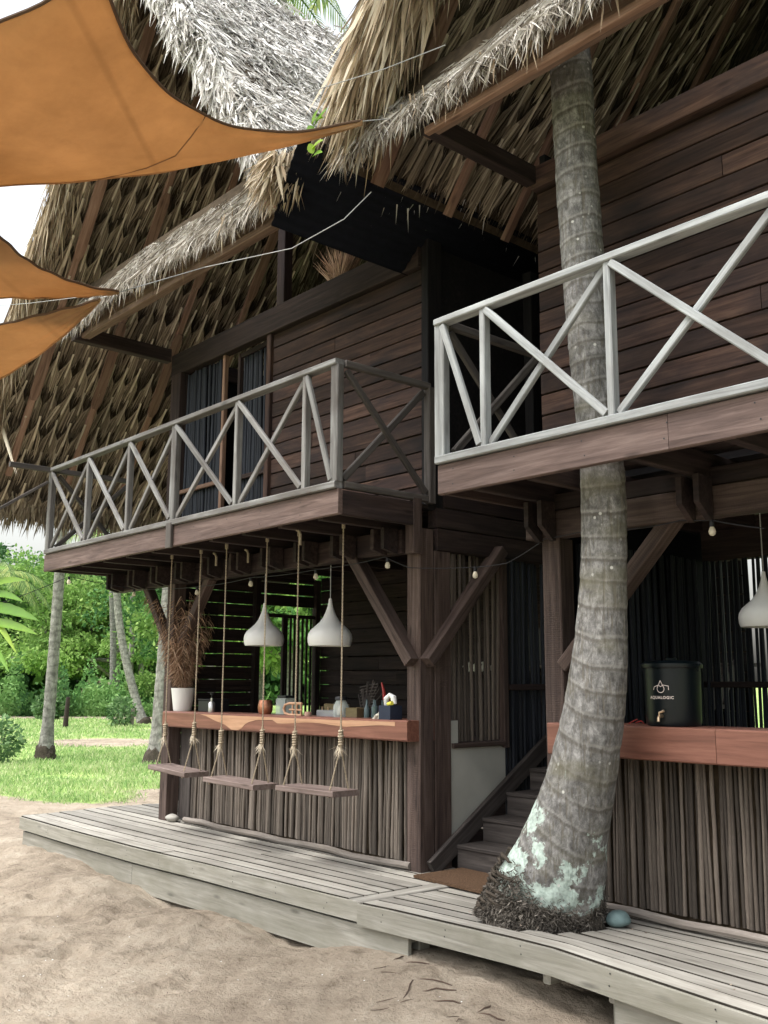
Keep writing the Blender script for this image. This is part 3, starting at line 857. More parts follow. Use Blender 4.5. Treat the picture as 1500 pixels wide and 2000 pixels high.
# doorway screens of sticks
DS = link(bpy.data.objects.new('stick_screen', None), LH, None, Matrix.Translation((-8.4, 5.2, 2.7)))
stick_row(ST_NAVY, (-9.20, 5.21), (-8.44, 5.21), 2.68, 4.64, 0.038, DS, gap=.2)
stick_row(ST_NAVY, (-8.14, 5.25), (-7.64, 5.25), 2.68, 4.60, 0.036, DS, gap=.2)
beam('screen_frame', (-8.41, 5.19, 2.68), (-8.41, 5.19, 4.66), 0.045, 0.05, M_RAFT, DS, up=(0, 1, 0))
beam('screen_frame', (-8.17, 5.22, 2.68), (-8.17, 5.22, 4.62), 0.04, 0.05, M_DARK, DS, up=(0, 1, 0))
beam('screen_frame', (-9.2, 5.165, 3.33), (-8.44, 5.165, 3.33), 0.03, 0.045, M_RAFT, DS)
beam('screen_frame', (-8.14, 5.205, 3.33), (-7.64, 5.205, 3.33), 0.03, 0.045, M_DARK, DS)
beam('screen_frame', (-8.14, 5.215, 4.60), (-7.64, 5.215, 4.62), 0.03, 0.05, M_DARK, DS)
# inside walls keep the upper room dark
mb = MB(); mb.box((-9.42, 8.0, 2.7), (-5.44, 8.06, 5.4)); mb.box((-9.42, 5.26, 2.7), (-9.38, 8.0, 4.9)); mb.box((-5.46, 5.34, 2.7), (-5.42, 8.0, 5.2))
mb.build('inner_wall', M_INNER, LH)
mb = MB(); mb.quad((-9.9, 8.1, 4.6), (-5.7, 8.1, 4.6), (-8.08, 8.1, 8.3)); mb.quad((-9.9, 8.13, 4.6), (-8.08, 8.13, 8.3), (-5.7, 8.13, 4.6)); mb.build('added_rear_gable', M_INNER, LH)  # added rear end that keeps the roof space dark
beam('side_plate', (-9.40, 5.26, 4.82), (-9.40, 8.0, 4.82), 0.09, 0.18, M_DARK, LH)
# tie beam and eave beam
ETOP = 4.89
beam('tie_beam', (-9.52, 4.02, 4.92), (-9.52, 5.14, 4.92), 0.10, 0.15, M_DARK, LH)
beam('eave_beam', (-9.62, 4.15, ETOP + .08), (-5.78, 4.15, ETOP + .08), 0.06, 0.19, M_EAVE, LH)
beam('eave_batten', (-9.58, 4.11, ETOP + .01), (-5.80, 4.11, ETOP + .01), 0.05, 0.06, M_EAVE, LH)
# balcony
LB = link(bpy.data.objects.new('balcony', None), LH, None, Matrix.Translation((-7.9, 4.3, 2.6)))
BX0, BX1 = -10.46, -5.34
beam('fascia_board', (BX0 - .02, 4.27, 2.605), (BX1, 4.27, 2.605), 0.04, 0.185, M_FASCIA, LB)
beam('side_board', (BX1 - .022, 4.292, 2.600), (BX1 - .022, 5.06, 2.600), 0.04, 0.18, M_DARK, LB)
beam('side_board', (BX0 + .02, 4.292, 2.605), (BX0 + .02, 5.2, 2.605), 0.04, 0.185, M_DARK, LB)
lp = [-10.42, -9.48, -8.57, -7.70, -6.68, -5.75, -5.385]
railing(LB, lp, 4.262, 2.70, 3.655, mats=M_RAILG, big=(0, 3, 6))
beam('post_foot', (-7.70, 4.232, 2.50), (-7.70, 4.232, 2.72), 0.09, 0.03, M_RAILD, LB, up=(0, 1, 0))
xs_ = BX1 - .022
beam('side_top_rail', (xs_, 4.31, 3.63), (xs_, 5.16, 3.63), 0.05, 0.05, M_RAILD, LB)
beam('side_bottom_rail', (xs_, 4.31, 2.73), (xs_, 5.16, 2.73), 0.05, 0.05, M_RAILD, LB)
beam('side_brace', (xs_, 4.33, 3.58), (xs_, 5.12, 2.78), 0.035, 0.05, M_RAILD, LB)
beam('side_brace', (xs_ - .03, 4.33, 2.78), (xs_ - .03, 5.12, 3.58), 0.035, 0.05, M_RAILD, LB)
beam('baluster', (xs_, 5.17, 2.70), (xs_, 5.17, 3.62), 0.07, 0.07, M_RAILD, LB, up=(0, 1, 0))
xl = -10.42
beam('side_top_rail', (xl, 3.78, 3.635), (xl, 4.22, 3.635), 0.05, 0.055, M_RAILD, LB)
beam('side_top_rail', (xl, 4.31, 3.635), (xl, 5.2, 3.635), 0.05, 0.055, M_RAILD, LB)
beam('side_brace', (xl, 4.33, 3.58), (xl, 5.15, 2.78), 0.035, 0.05, M_RAILD, LB)
beam('side_brace', (xl + .03, 4.33, 2.78), (xl + .03, 5.15, 3.58), 0.035, 0.05, M_RAILD, LB)
beam('stay', (xl - .02, 4.22, 3.50), (xl - .1, 3.45, 2.95), 0.03, 0.035, M_RAILD, LB)
yy = 4.30
while yy < 5.9:
    beam('floor_board', (BX0, yy + .06, 2.68), (-5.385, yy + .06, 2.68), 0.118, 0.028, M_DARK, LB); yy += .126
beam('loose_board', (-6.45, 4.33, 2.705), (-5.98, 4.36, 2.705), 0.07, 0.03, M_EAVE, LB)
jx = [-10.1 + .5 * k for k in range(10)]
for x in jx:
    beam('joist', (x, 4.292, 2.575), (x, 6.9, 2.575), 0.055, 0.15, M_DARK, LB)
    for o_ in (-.06, .06): bracket(LB, x + o_, 5.0, 2.50, 2.33)
# upper slab over the bar
mb = MB(); mb.box((-9.42, 5.9, 2.666), (-5.42, 8.0, 2.72)); mb.build('upper_floor', M_DARK, LH)
# ground floor frame
beam('front_beam', (-10.32, 5.06, 2.41), (-5.50, 5.06, 2.41), 0.12, 0.18, M_DARK, LH)
beam('post', (-8.975, 5.05, 0), (-8.975, 5.05, 2.32), 0.14, 0.14, M_POST, LH, up=(0, 1, 0))
beam('post', (-5.43, 5.13, 0), (-5.43, 5.13, 2.50), 0.145, 0.145, M_POST, LH, up=(0, 1, 0))
beam('post', (-5.41, 5.30, 0), (-5.41, 5.30, 2.34), 0.10, 0.17, M_POST, LH, up=(0, 1, 0))
beam('beam_end', (-5.385, 5.02, 2.30), (-5.385, 5.02, 2.72), 0.10, 0.09, M_POST, LH, up=(0, 1, 0))
beam('brace', (-5.40, 5.03, 1.49), (-6.14, 5.03, 2.40), 0.09, 0.12, M_POST, LH, up=(0, 1, 0))
beam('brace', (-5.325, 5.09, 1.49), (-5.325, 5.92, 2.40), 0.09, 0.12, M_POST, LH, up=(1, 0, 0))
beam('brace', (-9.02, 5.06, 1.62), (-9.62, 5.06, 2.34), 0.08, 0.10, M_POST, LH, up=(0, 1, 0))
beam('brace', (-8.92, 5.06, 1.62), (-8.34, 5.06, 2.34), 0.08, 0.10, M_POST, LH, up=(0, 1, 0))
beam('side_beam', (-5.40, 5.24, 2.43), (-5.40, 7.4, 2.43), 0.10, 0.17, M_DARK, LH)
beam('side_beam', (-5.41, 5.24, 2.60), (-5.41, 7.4, 2.60), 0.10, 0.155, M_DARK, LH)
beam('side_beam', (-5.42, 5.34, 2.775), (-5.42, 7.4, 2.775), 0.09, 0.17, M_DARK, LH)
# white board, framed stick screens along the stair
poly = [(5.39, 0.14), (6.0, 0.52), (6.0, 0.87), (5.47, 0.87), (5.47, 1.06), (5.39, 1.06)]
prism('white_board', poly, 'x', -5.40, -5.375, M_PLASTER, LH)
SS = link(bpy.data.objects.new('stair_screen', None), LH, None, Matrix.Translation((-5.4, 5.7, 1)))
stick_row(ST_BARR, (-5.41, 5.40), (-5.41, 5.97), .90, 2.34, 0.033, SS, gap=.5, keep=.92, lean=.012)
stick_row(ST_NAVY, (-5.41, 6.04), (-5.41, 7.0), .1, 2.34, 0.034, SS, gap=.12)
beam('screen_frame', (-5.38, 6.0, .84), (-5.38, 6.0, 2.34), 0.06, 0.06, M_POST, SS, up=(0, 1, 0))
beam('screen_frame', (-5.38, 5.40, .875), (-5.38, 5.98, .875), 0.07, 0.035, M_POST, SS)
beam('screen_frame', (-5.38, 6.04, 1.31), (-5.38, 7.0, 1.31), 0.05, 0.05, M_DARK, SS)
# inside of the bar: slatted side wall, back wall, opening with bars
IN = link(bpy.data.objects.new('bar_interior', None), LH, None, Matrix.Translation((-9.1, 6, 0)))
z = 0.15
while z < 2.45:
    h = .135
    for (ya, yb) in ((5.16, 5.62), (5.62, 6.06)):
        if z > 2.05 or True:
            beam('slat', (-9.1, ya, z + h / 2), (-9.1, yb, z + h / 2 + random.uniform(-.002, .002)), 0.02, h - random.choice((.011, .006, .004, .013)), M_DARK, IN, c=.002)
    if z > 2.08 or z < .85:
        beam('slat', (-9.1, 6.14, z + h / 2), (-9.1, 6.92, z + h / 2), 0.02, h - .014, M_DARK, IN, c=.002)
    z += h
beam('wall_post', (-9.08, 6.10, 0), (-9.08, 6.10, 2.5), 0.08, 0.07, M_DARK, IN, up=(0, 1, 0))
beam('wall_post', (-9.08, 6.93, 0), (-9.08, 6.93, 2.5), 0.08, 0.07, M_DARK, IN, up=(0, 1, 0))
beam('window_frame', (-9.08, 6.47, .86), (-9.08, 6.47, 2.06), 0.04, 0.04, M_DARK, IN, up=(0, 1, 0))
beam('window_frame', (-9.08, 6.14, 2.07), (-9.08, 6.90, 2.07), 0.04, 0.04, M_DARK, IN)
for k in range(7):
    beam('window_bar', (-9.09, 6.52 + k * .056, .86), (-9.09, 6.52 + k * .056 + random.uniform(-.006, .006), 2.05), 0.02, 0.026, M_DARK, IN, up=(0, 1, 0))
z = .1
while z < 2.5:
    x = -9.05
    while x < -5.5:
        L = random.uniform(.9, 1.9); x2 = min(x + L, -5.45)
        beam('back_plank', (x, 6.98, z + .075), (x2 - .005, 6.98 + random.uniform(0, .006), z + .075), 0.022, .15 - random.choice((.006, .004, .012)), M_DARK, IN, c=.002)
        x = x2 + .001
    z += .152
mb = MB(); mb.box((-9.0, 7.06, 0), (-5.42, 7.09, 2.6)); mb.build('back_backing', M_DARK, IN)
for k in range(5): beam('nailer', (-8.6 + k * .8, 7.02, 0), (-8.6 + k * .8, 7.02, 2.5), 0.05, 0.05, M_DARK, IN, up=(0, 1, 0))
beam('shelf', (-6.55, 6.80, 1.42), (-5.5, 6.80, 1.42), 0.28, 0.03, M_DARK, IN)
beam('shelf', (-6.55, 6.80, 1.18), (-5.5, 6.80, 1.18), 0.28, 0.03, M_DARK, IN)
# interior floor
mb = MB(); mb.box((-9.1, 5.36, -.1), (-5.45, 7.0, .0)); mb.build('inner_floor', M_DARK, LH)

# ---- right house
RH = thing('thatched_house', 'right dark timber house, plank wall and grey rail balcony, bar of brown sticks below', 'house', (-3.2, 5.2, 0))
RW = link(bpy.data.objects.new('front_wall', None), RH, None, Matrix.Translation((-3, 5.2, 2.7)))
plank_wall(RW, -4.26, -.3, 2.72, 4.85, 5.2, ph=.15)
beam('wall_plate', (-4.28, 5.19, 4.94), (-.3, 5.19, 4.94), 0.09, 0.17, M_WALL, RH)
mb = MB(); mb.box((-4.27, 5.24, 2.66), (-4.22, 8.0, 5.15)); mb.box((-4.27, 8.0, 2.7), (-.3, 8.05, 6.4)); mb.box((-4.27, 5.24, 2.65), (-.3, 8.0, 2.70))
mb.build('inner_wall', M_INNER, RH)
beam('tie_beam', (-4.27, 4.10, 4.955), (-4.27, 5.14, 4.955), 0.09, 0.14, M_DARK, RH)
beam('eave_beam', (-4.32, 4.15, ETOP + .09), (-.3, 4.15, ETOP + .09), 0.06, 0.19, M_EAVE, RH)
beam('eave_batten', (-4.28, 4.11, ETOP + .015), (-.3, 4.11, ETOP + .015), 0.05, 0.05, M_RAFT, RH)
RB = link(bpy.data.objects.new('balcony', None), RH, None, Matrix.Translation((-3, 4.3, 2.6)))
beam('fascia_board', (-4.335, 4.27, 2.60), (-2.68, 4.27, 2.60), 0.04, 0.19, M_FASCIA, RB)
beam('fascia_board', (-2.677, 4.27, 2.60), (-.3, 4.27, 2.60), 0.04, 0.19, M_FASCIA, RB)
beam('side_board', (-4.315, 4.292, 2.60), (-4.315, 5.2, 2.60), 0.04, 0.18, M_DARK, RB)
rp = [-4.31, -3.935, -3.01, -2.02, -1.1, -.3]
railing(RB, rp, 4.262, 2.70, 3.655, big=(0,))
xr = -4.30
beam('side_top_rail', (xr, 4.31, 3.63), (xr, 5.18, 3.63), 0.05, 0.05, M_RAILD, RB)
beam('side_brace', (xr, 4.33, 3.58), (xr, 5.15, 2.78), 0.035, 0.05, M_RAILD, RB)
beam('side_brace', (xr + .03, 4.33, 2.78), (xr + .03, 5.15, 3.58), 0.035, 0.05, M_RAILD, RB)
yy = 4.30; kk = 0
while yy < 5.15:
    w_ = .20 if 4.36 < yy + .06 < 4.94 else 0
    for a, b_ in (((-4.33, -3.40 - w_), (-3.40 + w_, -.3)) if w_ else ((-4.33, -.3),)):
        beam('floor_board', (a, yy + .058, 2.68), (b_, yy + .058, 2.68), 0.108, 0.028, M_DARK, RB)
    yy += .122; kk += 1
for x in (-4.05, -2.93, -2.37, -1.81):
    beam('joist', (x, 4.292, 2.575), (x, 6.8, 2.575), 0.055, 0.15, M_DARK, RB)
    for o_ in (-.065, .045): bracket(RB, x + o_, 4.99, 2.50, 2.27)
beam('joist', (-3.62, 4.292, 2.575), (-3.62, 6.8, 2.575), 0.055, 0.15, M_DARK, RB)
beam('front_beam', (-4.25, 5.05, 2.365), (-.3, 5.05, 2.365), 0.13, 0.17, M_POST, RH)
beam('front_beam', (-4.05, 5.07, 2.51), (-.3, 5.07, 2.51), 0.12, 0.11, M_DARK, RH)
beam('post', (-4.105, 5.13, 0), (-4.105, 5.13, 2.28), 0.15, 0.14, M_POST, RH, up=(0, 1, 0))
beam('brace', (-4.03, 5.10, 1.45), (-3.18, 5.08, 2.32), 0.09, 0.12, M_POST, RH, up=(0, 1, 0))
mb = MB(); mb.box((-4.1, 6.9, 2.28), (-.36, 7.0, 2.6)); mb.box((-1.5, 6.92, 0), (-.36, 6.98, 2.28)); mb.build('rear_beam', M_DARK, RH)
mb = MB(); mb.box((-4.9, 8.1, 4.9), (-.4, 8.15, 5.0)); mb.quad((-4.9, 8.1, 5.0), (-.4, 8.1, 5.0), (-2.7, 8.1, 8.3)); mb.quad((-4.9, 8.14, 5.0), (-2.7, 8.14, 8.3), (-.4, 8.14, 5.0)); mb.build('added_rear_gable', M_INNER, RH)  # rear end added to shut out light behind the right roof
mb = MB(); mb.box((-.36, 5.26, 0), (-.30, 8.0, 5.3)); mb.build('unseen_side_wall', M_DARK, RH)  # unseen end wall, added to block light from the right
RI = link(bpy.data.objects.new('bar_interior', None), RH, None, Matrix.Translation((-3, 6.9, 0)))
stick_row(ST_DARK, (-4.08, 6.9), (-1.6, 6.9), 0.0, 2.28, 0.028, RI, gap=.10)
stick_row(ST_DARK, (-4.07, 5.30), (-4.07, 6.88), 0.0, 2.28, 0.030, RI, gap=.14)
beam('screen_rail', (-4.1, 6.86, 1.34), (-1.6, 6.86, 1.34), 0.04, 0.045, M_DARK, RI)
mb = MB(); mb.box((-4.1, 5.38, -.1), (-1.2, 7.0, 0)); mb.build('inner_floor', M_DARK, RH)
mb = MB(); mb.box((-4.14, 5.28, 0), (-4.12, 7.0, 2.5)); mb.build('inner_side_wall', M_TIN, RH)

# ---- stair between the houses
stair = thing('staircase', 'narrow dark wooden staircase rising between the two houses', 'stairs', (-4.8, 5.2, 0))
for k in range(9):
    y0 = 5.12 + k * .275; z1 = 0.145 + k * .168
    beam('riser', (-5.30, y0 + .27, z1 - .07), (-4.18, y0 + .27, z1 - .07), 0.02, 0.145 if k else .14, M_STEP, stair)
    beam('tread', (-5.30, y0 + .40, z1 + .013), (-4.18, y0 + .40, z1 + .013), 0.30, 0.03, M_STEP, stair)
beam('stringer', (-5.325, 5.14, 0.02), (-5.325, 7.5, 1.52), 0.04, 0.13, M_STEP, stair)
beam('stringer', (-4.17, 5.25, 0.05), (-4.17, 7.5, 1.50), 0.04, 0.13, M_STEP, stair)
pas = thing('added_passage_wall', 'dark plank wall added to keep the passage between the houses dark', 'wall', (-4.8, 7.6, 0))  # added wall, put in so the passage stays dark
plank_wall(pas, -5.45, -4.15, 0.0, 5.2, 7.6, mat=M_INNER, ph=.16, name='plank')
beam('post', (-5.02, 6.0, 2.9), (-5.02, 6.0, 4.7), .09, .09, M_INNER, pas, up=(0, 1, 0))
mb = MB(); mb.box((-5.36, 6.4, 2.62), (-4.28, 7.6, 2.68)); mb.build('landing', M_INNER, pas)


# ---- bars
def counter(name, label, x0, x1, back, sap=False):
    t = thing(name, label, 'bar', ((x0 + x1) / 2, 5.1, 0), 'bar counters under the balconies')
    return t


BL = counter('bar_counter', 'left bar counter faced with grey vertical sticks, red-brown top with a pale sapwood streak', -8.9, -5.4, 5.5)
# counter top: front face polygon with a wavy top/bottom edge
beam('counter_top', (-8.97, 5.11, 0.975), (-5.37, 5.11, 0.995), 0.34, 0.15, M_COUNTER, BL, c=.012)
def inlay(xs, zs_t, zs_b, y, parent):
    mb = MB(); n = len(xs)
    for x, a, b_ in zip(xs, zs_t, zs_b): mb.v += [(x, y, a), (x, y, b_), (x, y + .012, a), (x, y + .012, b_)]
    for i in range(n - 1):
        o = i * 4
        mb.f += [(o, o + 1, o + 5, o + 4), (o + 2, o + 6, o + 7, o + 3), (o, o + 4, o + 6, o + 2), (o + 1, o + 3, o + 7, o + 5)]
    return mb.build('sapwood_streak', M_SAP, parent)
def ctop(x): return 0.975 + (x + 8.97) / 3.6 * .020 + .0755 - .013
xs = np.concatenate([np.linspace(-8.25, -7.32, 18), np.linspace(-7.28, -5.5, 26)])
zt, zb = [], []
for x in xs:
    t_ = ctop(x) - (.004 if x < -6 else 0)
    v = max(0.0, 1 - abs(x + 7.62) / 0.16)
    band = .022 + .008 * math.sin(x * 3.1) + (.07 * max(0, 1 - abs(x + 7.72) / .42)) + v * .075
    if x > -7: band = .038 + .010 * math.sin(x * 7)
    band *= min(1, (x + 8.26) * 5)
    zt.append(t_); zb.append(max(t_ - band, ctop(x) - .128))
inlay(xs, zt, zb, 4.9375, BL)
stick_row(ST_BAR, (-8.67, 5.12), (-5.52, 5.12), 0.05, 0.90, 0.027, BL, gap=.14, jit=.009, lean=.009)
beam('side_panel', (-8.80, 5.13, .02), (-8.80, 5.13, .90), .21, .03, M_STEP, BL, up=(0, 1, 0))
mb = MB(); mb.box((-8.85, 5.155, 0.0), (-5.5, 5.175, .90)); mb.build('backing', M_BACK, BL)
mb = MB(); mb.tube([(-8.66 + k * .32, 5.05 + .012 * math.sin(k * 1.3), .030 + .008 * math.sin(k * 2.1)) for k in range(11)], 0.026, 8)
mb.build('skirting_log', M_LOG, BL, True)
BR = thing('bar_counter', 'right bar counter faced with brown vertical sticks, plain red-brown wooden top', 'bar', (-3, 5.1, 0), 'bar counters under the balconies')
beam('counter_top', (-4.07, 5.12, 1.005), (-2.91, 5.12, 1.01), 0.36, 0.19, M_COUNTER, BR, c=.008)
beam('counter_top', (-2.907, 5.12, 1.01), (-1.3, 5.12, 1.015), 0.36, 0.19, M_COUNTER, BR, c=.008)
stick_row(ST_BARR, (-4.02, 5.16), (-1.4, 5.16), 0.05, 0.915, 0.025, BR, gap=.14, jit=.008, lean=.009)
mb = MB(); mb.box((-4.02, 5.19, 0.0), (-1.3, 5.21, .91)); mb.build('backing', M_BACK, BR)
mb = MB(); mb.tube([(-3.9 + k * .32, 5.085 + .01 * math.sin(k * 1.7), .028 + .006 * math.sin(k * 2.4)) for k in range(9)], 0.025, 8)
mb.build('skirting_log', M_LOG, BR, True)

# ---------------------------------------------------------------- thatched roofs
T = 1.37
SL = math.atan(T); CS, SN = math.cos(SL), math.sin(SL)


def slope_point(xz5, side, s, y, off=0.0):
    """s metres up the slope from z = 5 (negative below); side +1 rises towards +x; off outward from the roof"""
    x = xz5 + side * s * CS - side * off * SN
    return (x, y, 5 + s * SN + off * CS)


def bundle_mesh(seed, n_=24):
    """one folded palm leaf hung by its midrib: a pointed stub and leaflets fanning downslope.
    local x = along the batten, y = upslope, z = inward (towards the room)"""
    r = np.random.default_rng(seed); n = n_
    V = []; Q = []; T3 = []; rn = []
    for i in range(n):
        u = (i / (n - 1) - .5) * 2 + r.normal(0, .08); w = r.uniform(.0045, .0085); L = r.uniform(.39, .51); fold = .035 * (1 - u * u)
        top = .09 - abs(u) * .10 + r.uniform(-.015, .015); tw = r.uniform(-.8, .8) * w; k0 = len(V)
        rows = ((top, .010 * u, .095 - abs(u) * .02, .5), (top - L * .28, .078 * u, .062 + fold * .6, 1.0), (top - L * .82, u * .100 + r.normal(0, .008), .012 + fold * .4 + r.uniform(-.004, .010), .9))
        for y_, x_, z_, kw in rows: V += [(x_ - w * kw, y_, z_ - tw), (x_ + w * kw, y_, z_ + tw)]
        V.append((u * .10 + r.normal(0, .012), top - L, r.uniform(0, .012)))
        Q += [(k0, k0 + 1, k0 + 3, k0 + 2), (k0 + 2, k0 + 3, k0 + 5, k0 + 4)]; T3.append((k0 + 4, k0 + 5, k0 + 6)); rn.append(float(np.clip(r.normal(.5, .17), 0, 1)))
    for j in range(2):             # the cut midrib standing above the batten
        k0 = len(V); d = (.013, 0, 0) if j else (0, 0, .012)
        for y_, z_ in ((.15, .115), (.0, .105), (-.16, .085)): V += [(-d[0], y_, z_ - d[2]), (d[0], y_, z_ + d[2])]
        V.append((0, -.2, .08)); Q += [(k0, k0 + 1, k0 + 3, k0 + 2), (k0 + 2, k0 + 3, k0 + 5, k0 + 4)]; T3.append((k0 + 4, k0 + 5, k0 + 6)); rn.append(.95)
    me = mesh_np('leaf_bundle', V, Q, T3, np.repeat(rn, 2), np.array(rn))
    return me


BUN = [bundle_mesh(50 + k) for k in range(10)]
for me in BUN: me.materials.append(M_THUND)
stub = MB(); stub.tube([(0, -.06, .04), (0, .05, .052), (0.003, .10, .055)], [.012, .010, .004], 6)
STUB = stub.mesh("leaf_stub", True); STUB.materials.append(M_THRAKE)


def hang_roof(parent, xz5, side, y0, y1, s0, s1, course=.42, pitch=.175, max_parts=290, skip=None):
    """courses of leaf bundles on the underside"""
    # local axes on the underside of the slope
    ax = Vector((0, 1, 0)); ay = Vector((side * CS, 0, SN)); az = ax.cross(ay)
    if az.z > 0: ax = -ax; az = ax.cross(ay)      # az points inward/down
    cnt = 0; extra = []
    s = s0
    while s < s1:
        y = y0 + random.uniform(0, pitch)
        while y < y1:
            p = Vector(slope_point(xz5, side, s + random.uniform(-.02, .02), y))
            W = Matrix.Identity(4); sc = random.uniform(.9, 1.12)
            R = Matrix.Rotation(random.gauss(0, .045), 3, az)
            X, Y, Z = R @ ax, R @ ay, R @ az
            for i in range(3): W[i][0] = X[i] * sc * random.choice((1, 1)); W[i][1] = Y[i] * sc; W[i][2] = Z[i] * sc; W[i][3] = p[i]
            if cnt < max_parts:
                o = link(bpy.data.objects.new('leaf_bundle', random.choice(BUN)), parent, None, W)
                link(bpy.data.objects.new('leaf_stub', STUB), o, None, W) if False else None
                cnt += 1
            else: extra.append(W)
            y += pitch * random.uniform(.85, 1.15)
        s += course
    if extra:
        vs, qs, ts, rq, rt_ = [], [], [], [], []
        off = 0
        for W in extra:
            me = random.choice(BUN); n = len(me.vertices)
            co = np.empty(n * 3, np.float32); me.vertices.foreach_get('co', co); co = co.reshape(-1, 3)
            Wn = np.array(W); vs.append(co @ Wn[:3, :3].T + Wn[:3, 3])
            k = n // 7; i = np.arange(k)[:, None] * 7 + off
            qs.append(np.concatenate([i + np.array([0, 1, 3, 2]), i + np.array([2, 3, 5, 4])])); ts.append(i + np.array([4, 5, 6]))
            rk_ = np.clip(rng.normal(.5, .17, k), 0, 1); rq.append(np.concatenate([rk_, rk_])); rt_.append(rk_); off += n
        rt_ = np.concatenate(rt_)
        rq = np.concatenate(rq)
        me = mesh_np('hanging_leaves', np.concatenate(vs), np.concatenate(qs), np.concatenate(ts), rq, rt_)
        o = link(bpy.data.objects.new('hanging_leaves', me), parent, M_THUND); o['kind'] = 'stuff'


def under_fill(parent, xz5, side, y0, y1, s0, s1, n):
    """dense leaflets lying against the underside, so no gaps show between bundles"""
    s = rng.uniform(s0, s1, n); y = rng.uniform(y0, y1, n)
    off = -rng.uniform(.0, .012, n)
    x = xz5 + side * s * CS - side * off * SN; z = 5 + s * SN + off * CS
    L = rng.uniform(.15, .34, n); dy = rng.normal(0, .035, n)
    D = np.stack([-side * CS * L, dy * L * 3, -SN * L], -1)
    w = rng.uniform(.006, .013, n)
    W = np.stack([rng.normal(0, .3, n) * w, w, rng.normal(0, .3, n) * w], -1)
    me = blades('inner_leaves', np.stack([x, y, z], -1), D, W, rnd=np.clip(rng.normal(.10, .12, n), 0, 1))  # toned dark to paint the shadow between leaf courses
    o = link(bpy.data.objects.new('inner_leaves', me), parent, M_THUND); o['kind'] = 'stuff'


def slab(parent, xz5, side, y0, y1, s0, s1, t=.16):
    mb = MB()
    a = [slope_point(xz5, side, s, y, o) for y in (y0, y1) for s, o in ((s0, .012), (s1, .012), (s1, t), (s0, t))]
    mb.v = a; mb.f = [(0, 1, 2, 3), (7, 6, 5, 4), (0, 4, 5, 1), (1, 5, 6, 2), (2, 6, 7, 3), (3, 7, 4, 0)]
    mb.build('thatch_core', M_BACK, parent)


def top_thatch(parent, xz5, side, y0, y1, s0, s1, n, mat, off=.17, name='outer_thatch', lmin=.18, lmax=.42, mean=.6, tws=.33):
    s = rng.uniform(s0, s1, n); y = rng.uniform(y0, y1, n)
    o_ = off + rng.uniform(-.03, .03, n) + (vnoise(s + 40, y + 40, .45, 77) - .5) * .09
    x = xz5 + side * s * CS - side * o_ * SN; z = 5 + s * SN + o_ * CS
    L = rng.uniform(lmin, lmax, n); tw = rng.normal(0, tws, n); lift = rng.normal(.05, .10, n)
    d = np.stack([-side * CS * np.cos(tw) - side * SN * lift, np.sin(tw), -SN * np.cos(tw) + CS * lift], -1)
    w = rng.uniform(.004, .011, n)
    nrm = np.array([-side * SN, 0, CS]); W = np.cross(d, nrm); W /= np.linalg.norm(W, axis=1)[:, None]
    W = (W + nrm * rng.normal(0, .5, n)[:, None]) * w[:, None]
    B = nrm * (rng.normal(0, .03, n))[:, None] - np.array([0, 0, .03])
    me = blades(name, np.stack([x, y, z], -1), d * L[:, None], W, B, rnd=np.clip(rng.normal(mean - .06, .30, n), 0, 1))
    o = link(bpy.data.objects.new(name, me), parent, mat); o['kind'] = 'stuff'


def rake_fringe(parent, xz5, side, y0, s0, s1, n, mat, depth=.25, out=.12, lmin=.25, lmax=.6, hang=.5, name='gable_fringe', mean=.55, offr=(-.02, .2), wk=1.0):
    """blades along the front (gable) edge of a slope, some of them hanging"""
    s = rng.uniform(s0, s1, n); y = y0 + rng.uniform(-.03, depth, n) + (vnoise(s * 1.0 + 9, s * 0 + 3, .35, 5) - .5) * .12
    o_ = rng.uniform(offr[0], offr[1], n)
    x = xz5 + side * s * CS - side * o_ * SN; z = 5 + s * SN + o_ * CS
    L = rng.uniform(lmin, lmax, n)
    h = rng.random(n) * hang
    d = np.stack([-side * CS * (1 - h) + rng.normal(0, .14, n), -rng.uniform(-.15, out * 3, n), -SN * (1 - h) - h * .9 + rng.normal(0, .08, n)], -1)
    d /= np.linalg.norm(d, axis=1)[:, None]
    w = rng.uniform(.006, .015, n) * wk; th = rng.random(n) * 3.14
    W = np.cross(d, np.array([0, 1, 0])); W2 = np.cross(d, np.array([1, 0, 0]))
    W = (W * np.cos(th)[:, None] + W2 * np.sin(th)[:, None]) * w[:, None]
    B = np.stack([rng.normal(0, .05, n), rng.normal(0, .04, n), -rng.uniform(0, .12, n)], -1)
    me = blades(name, np.stack([x, y, z], -1), d * L[:, None], W, B, rnd=np.clip(rng.normal(mean, .30, n), 0, 1))
    o = link(bpy.data.objects.new(name, me), parent, mat); o['kind'] = 'stuff'


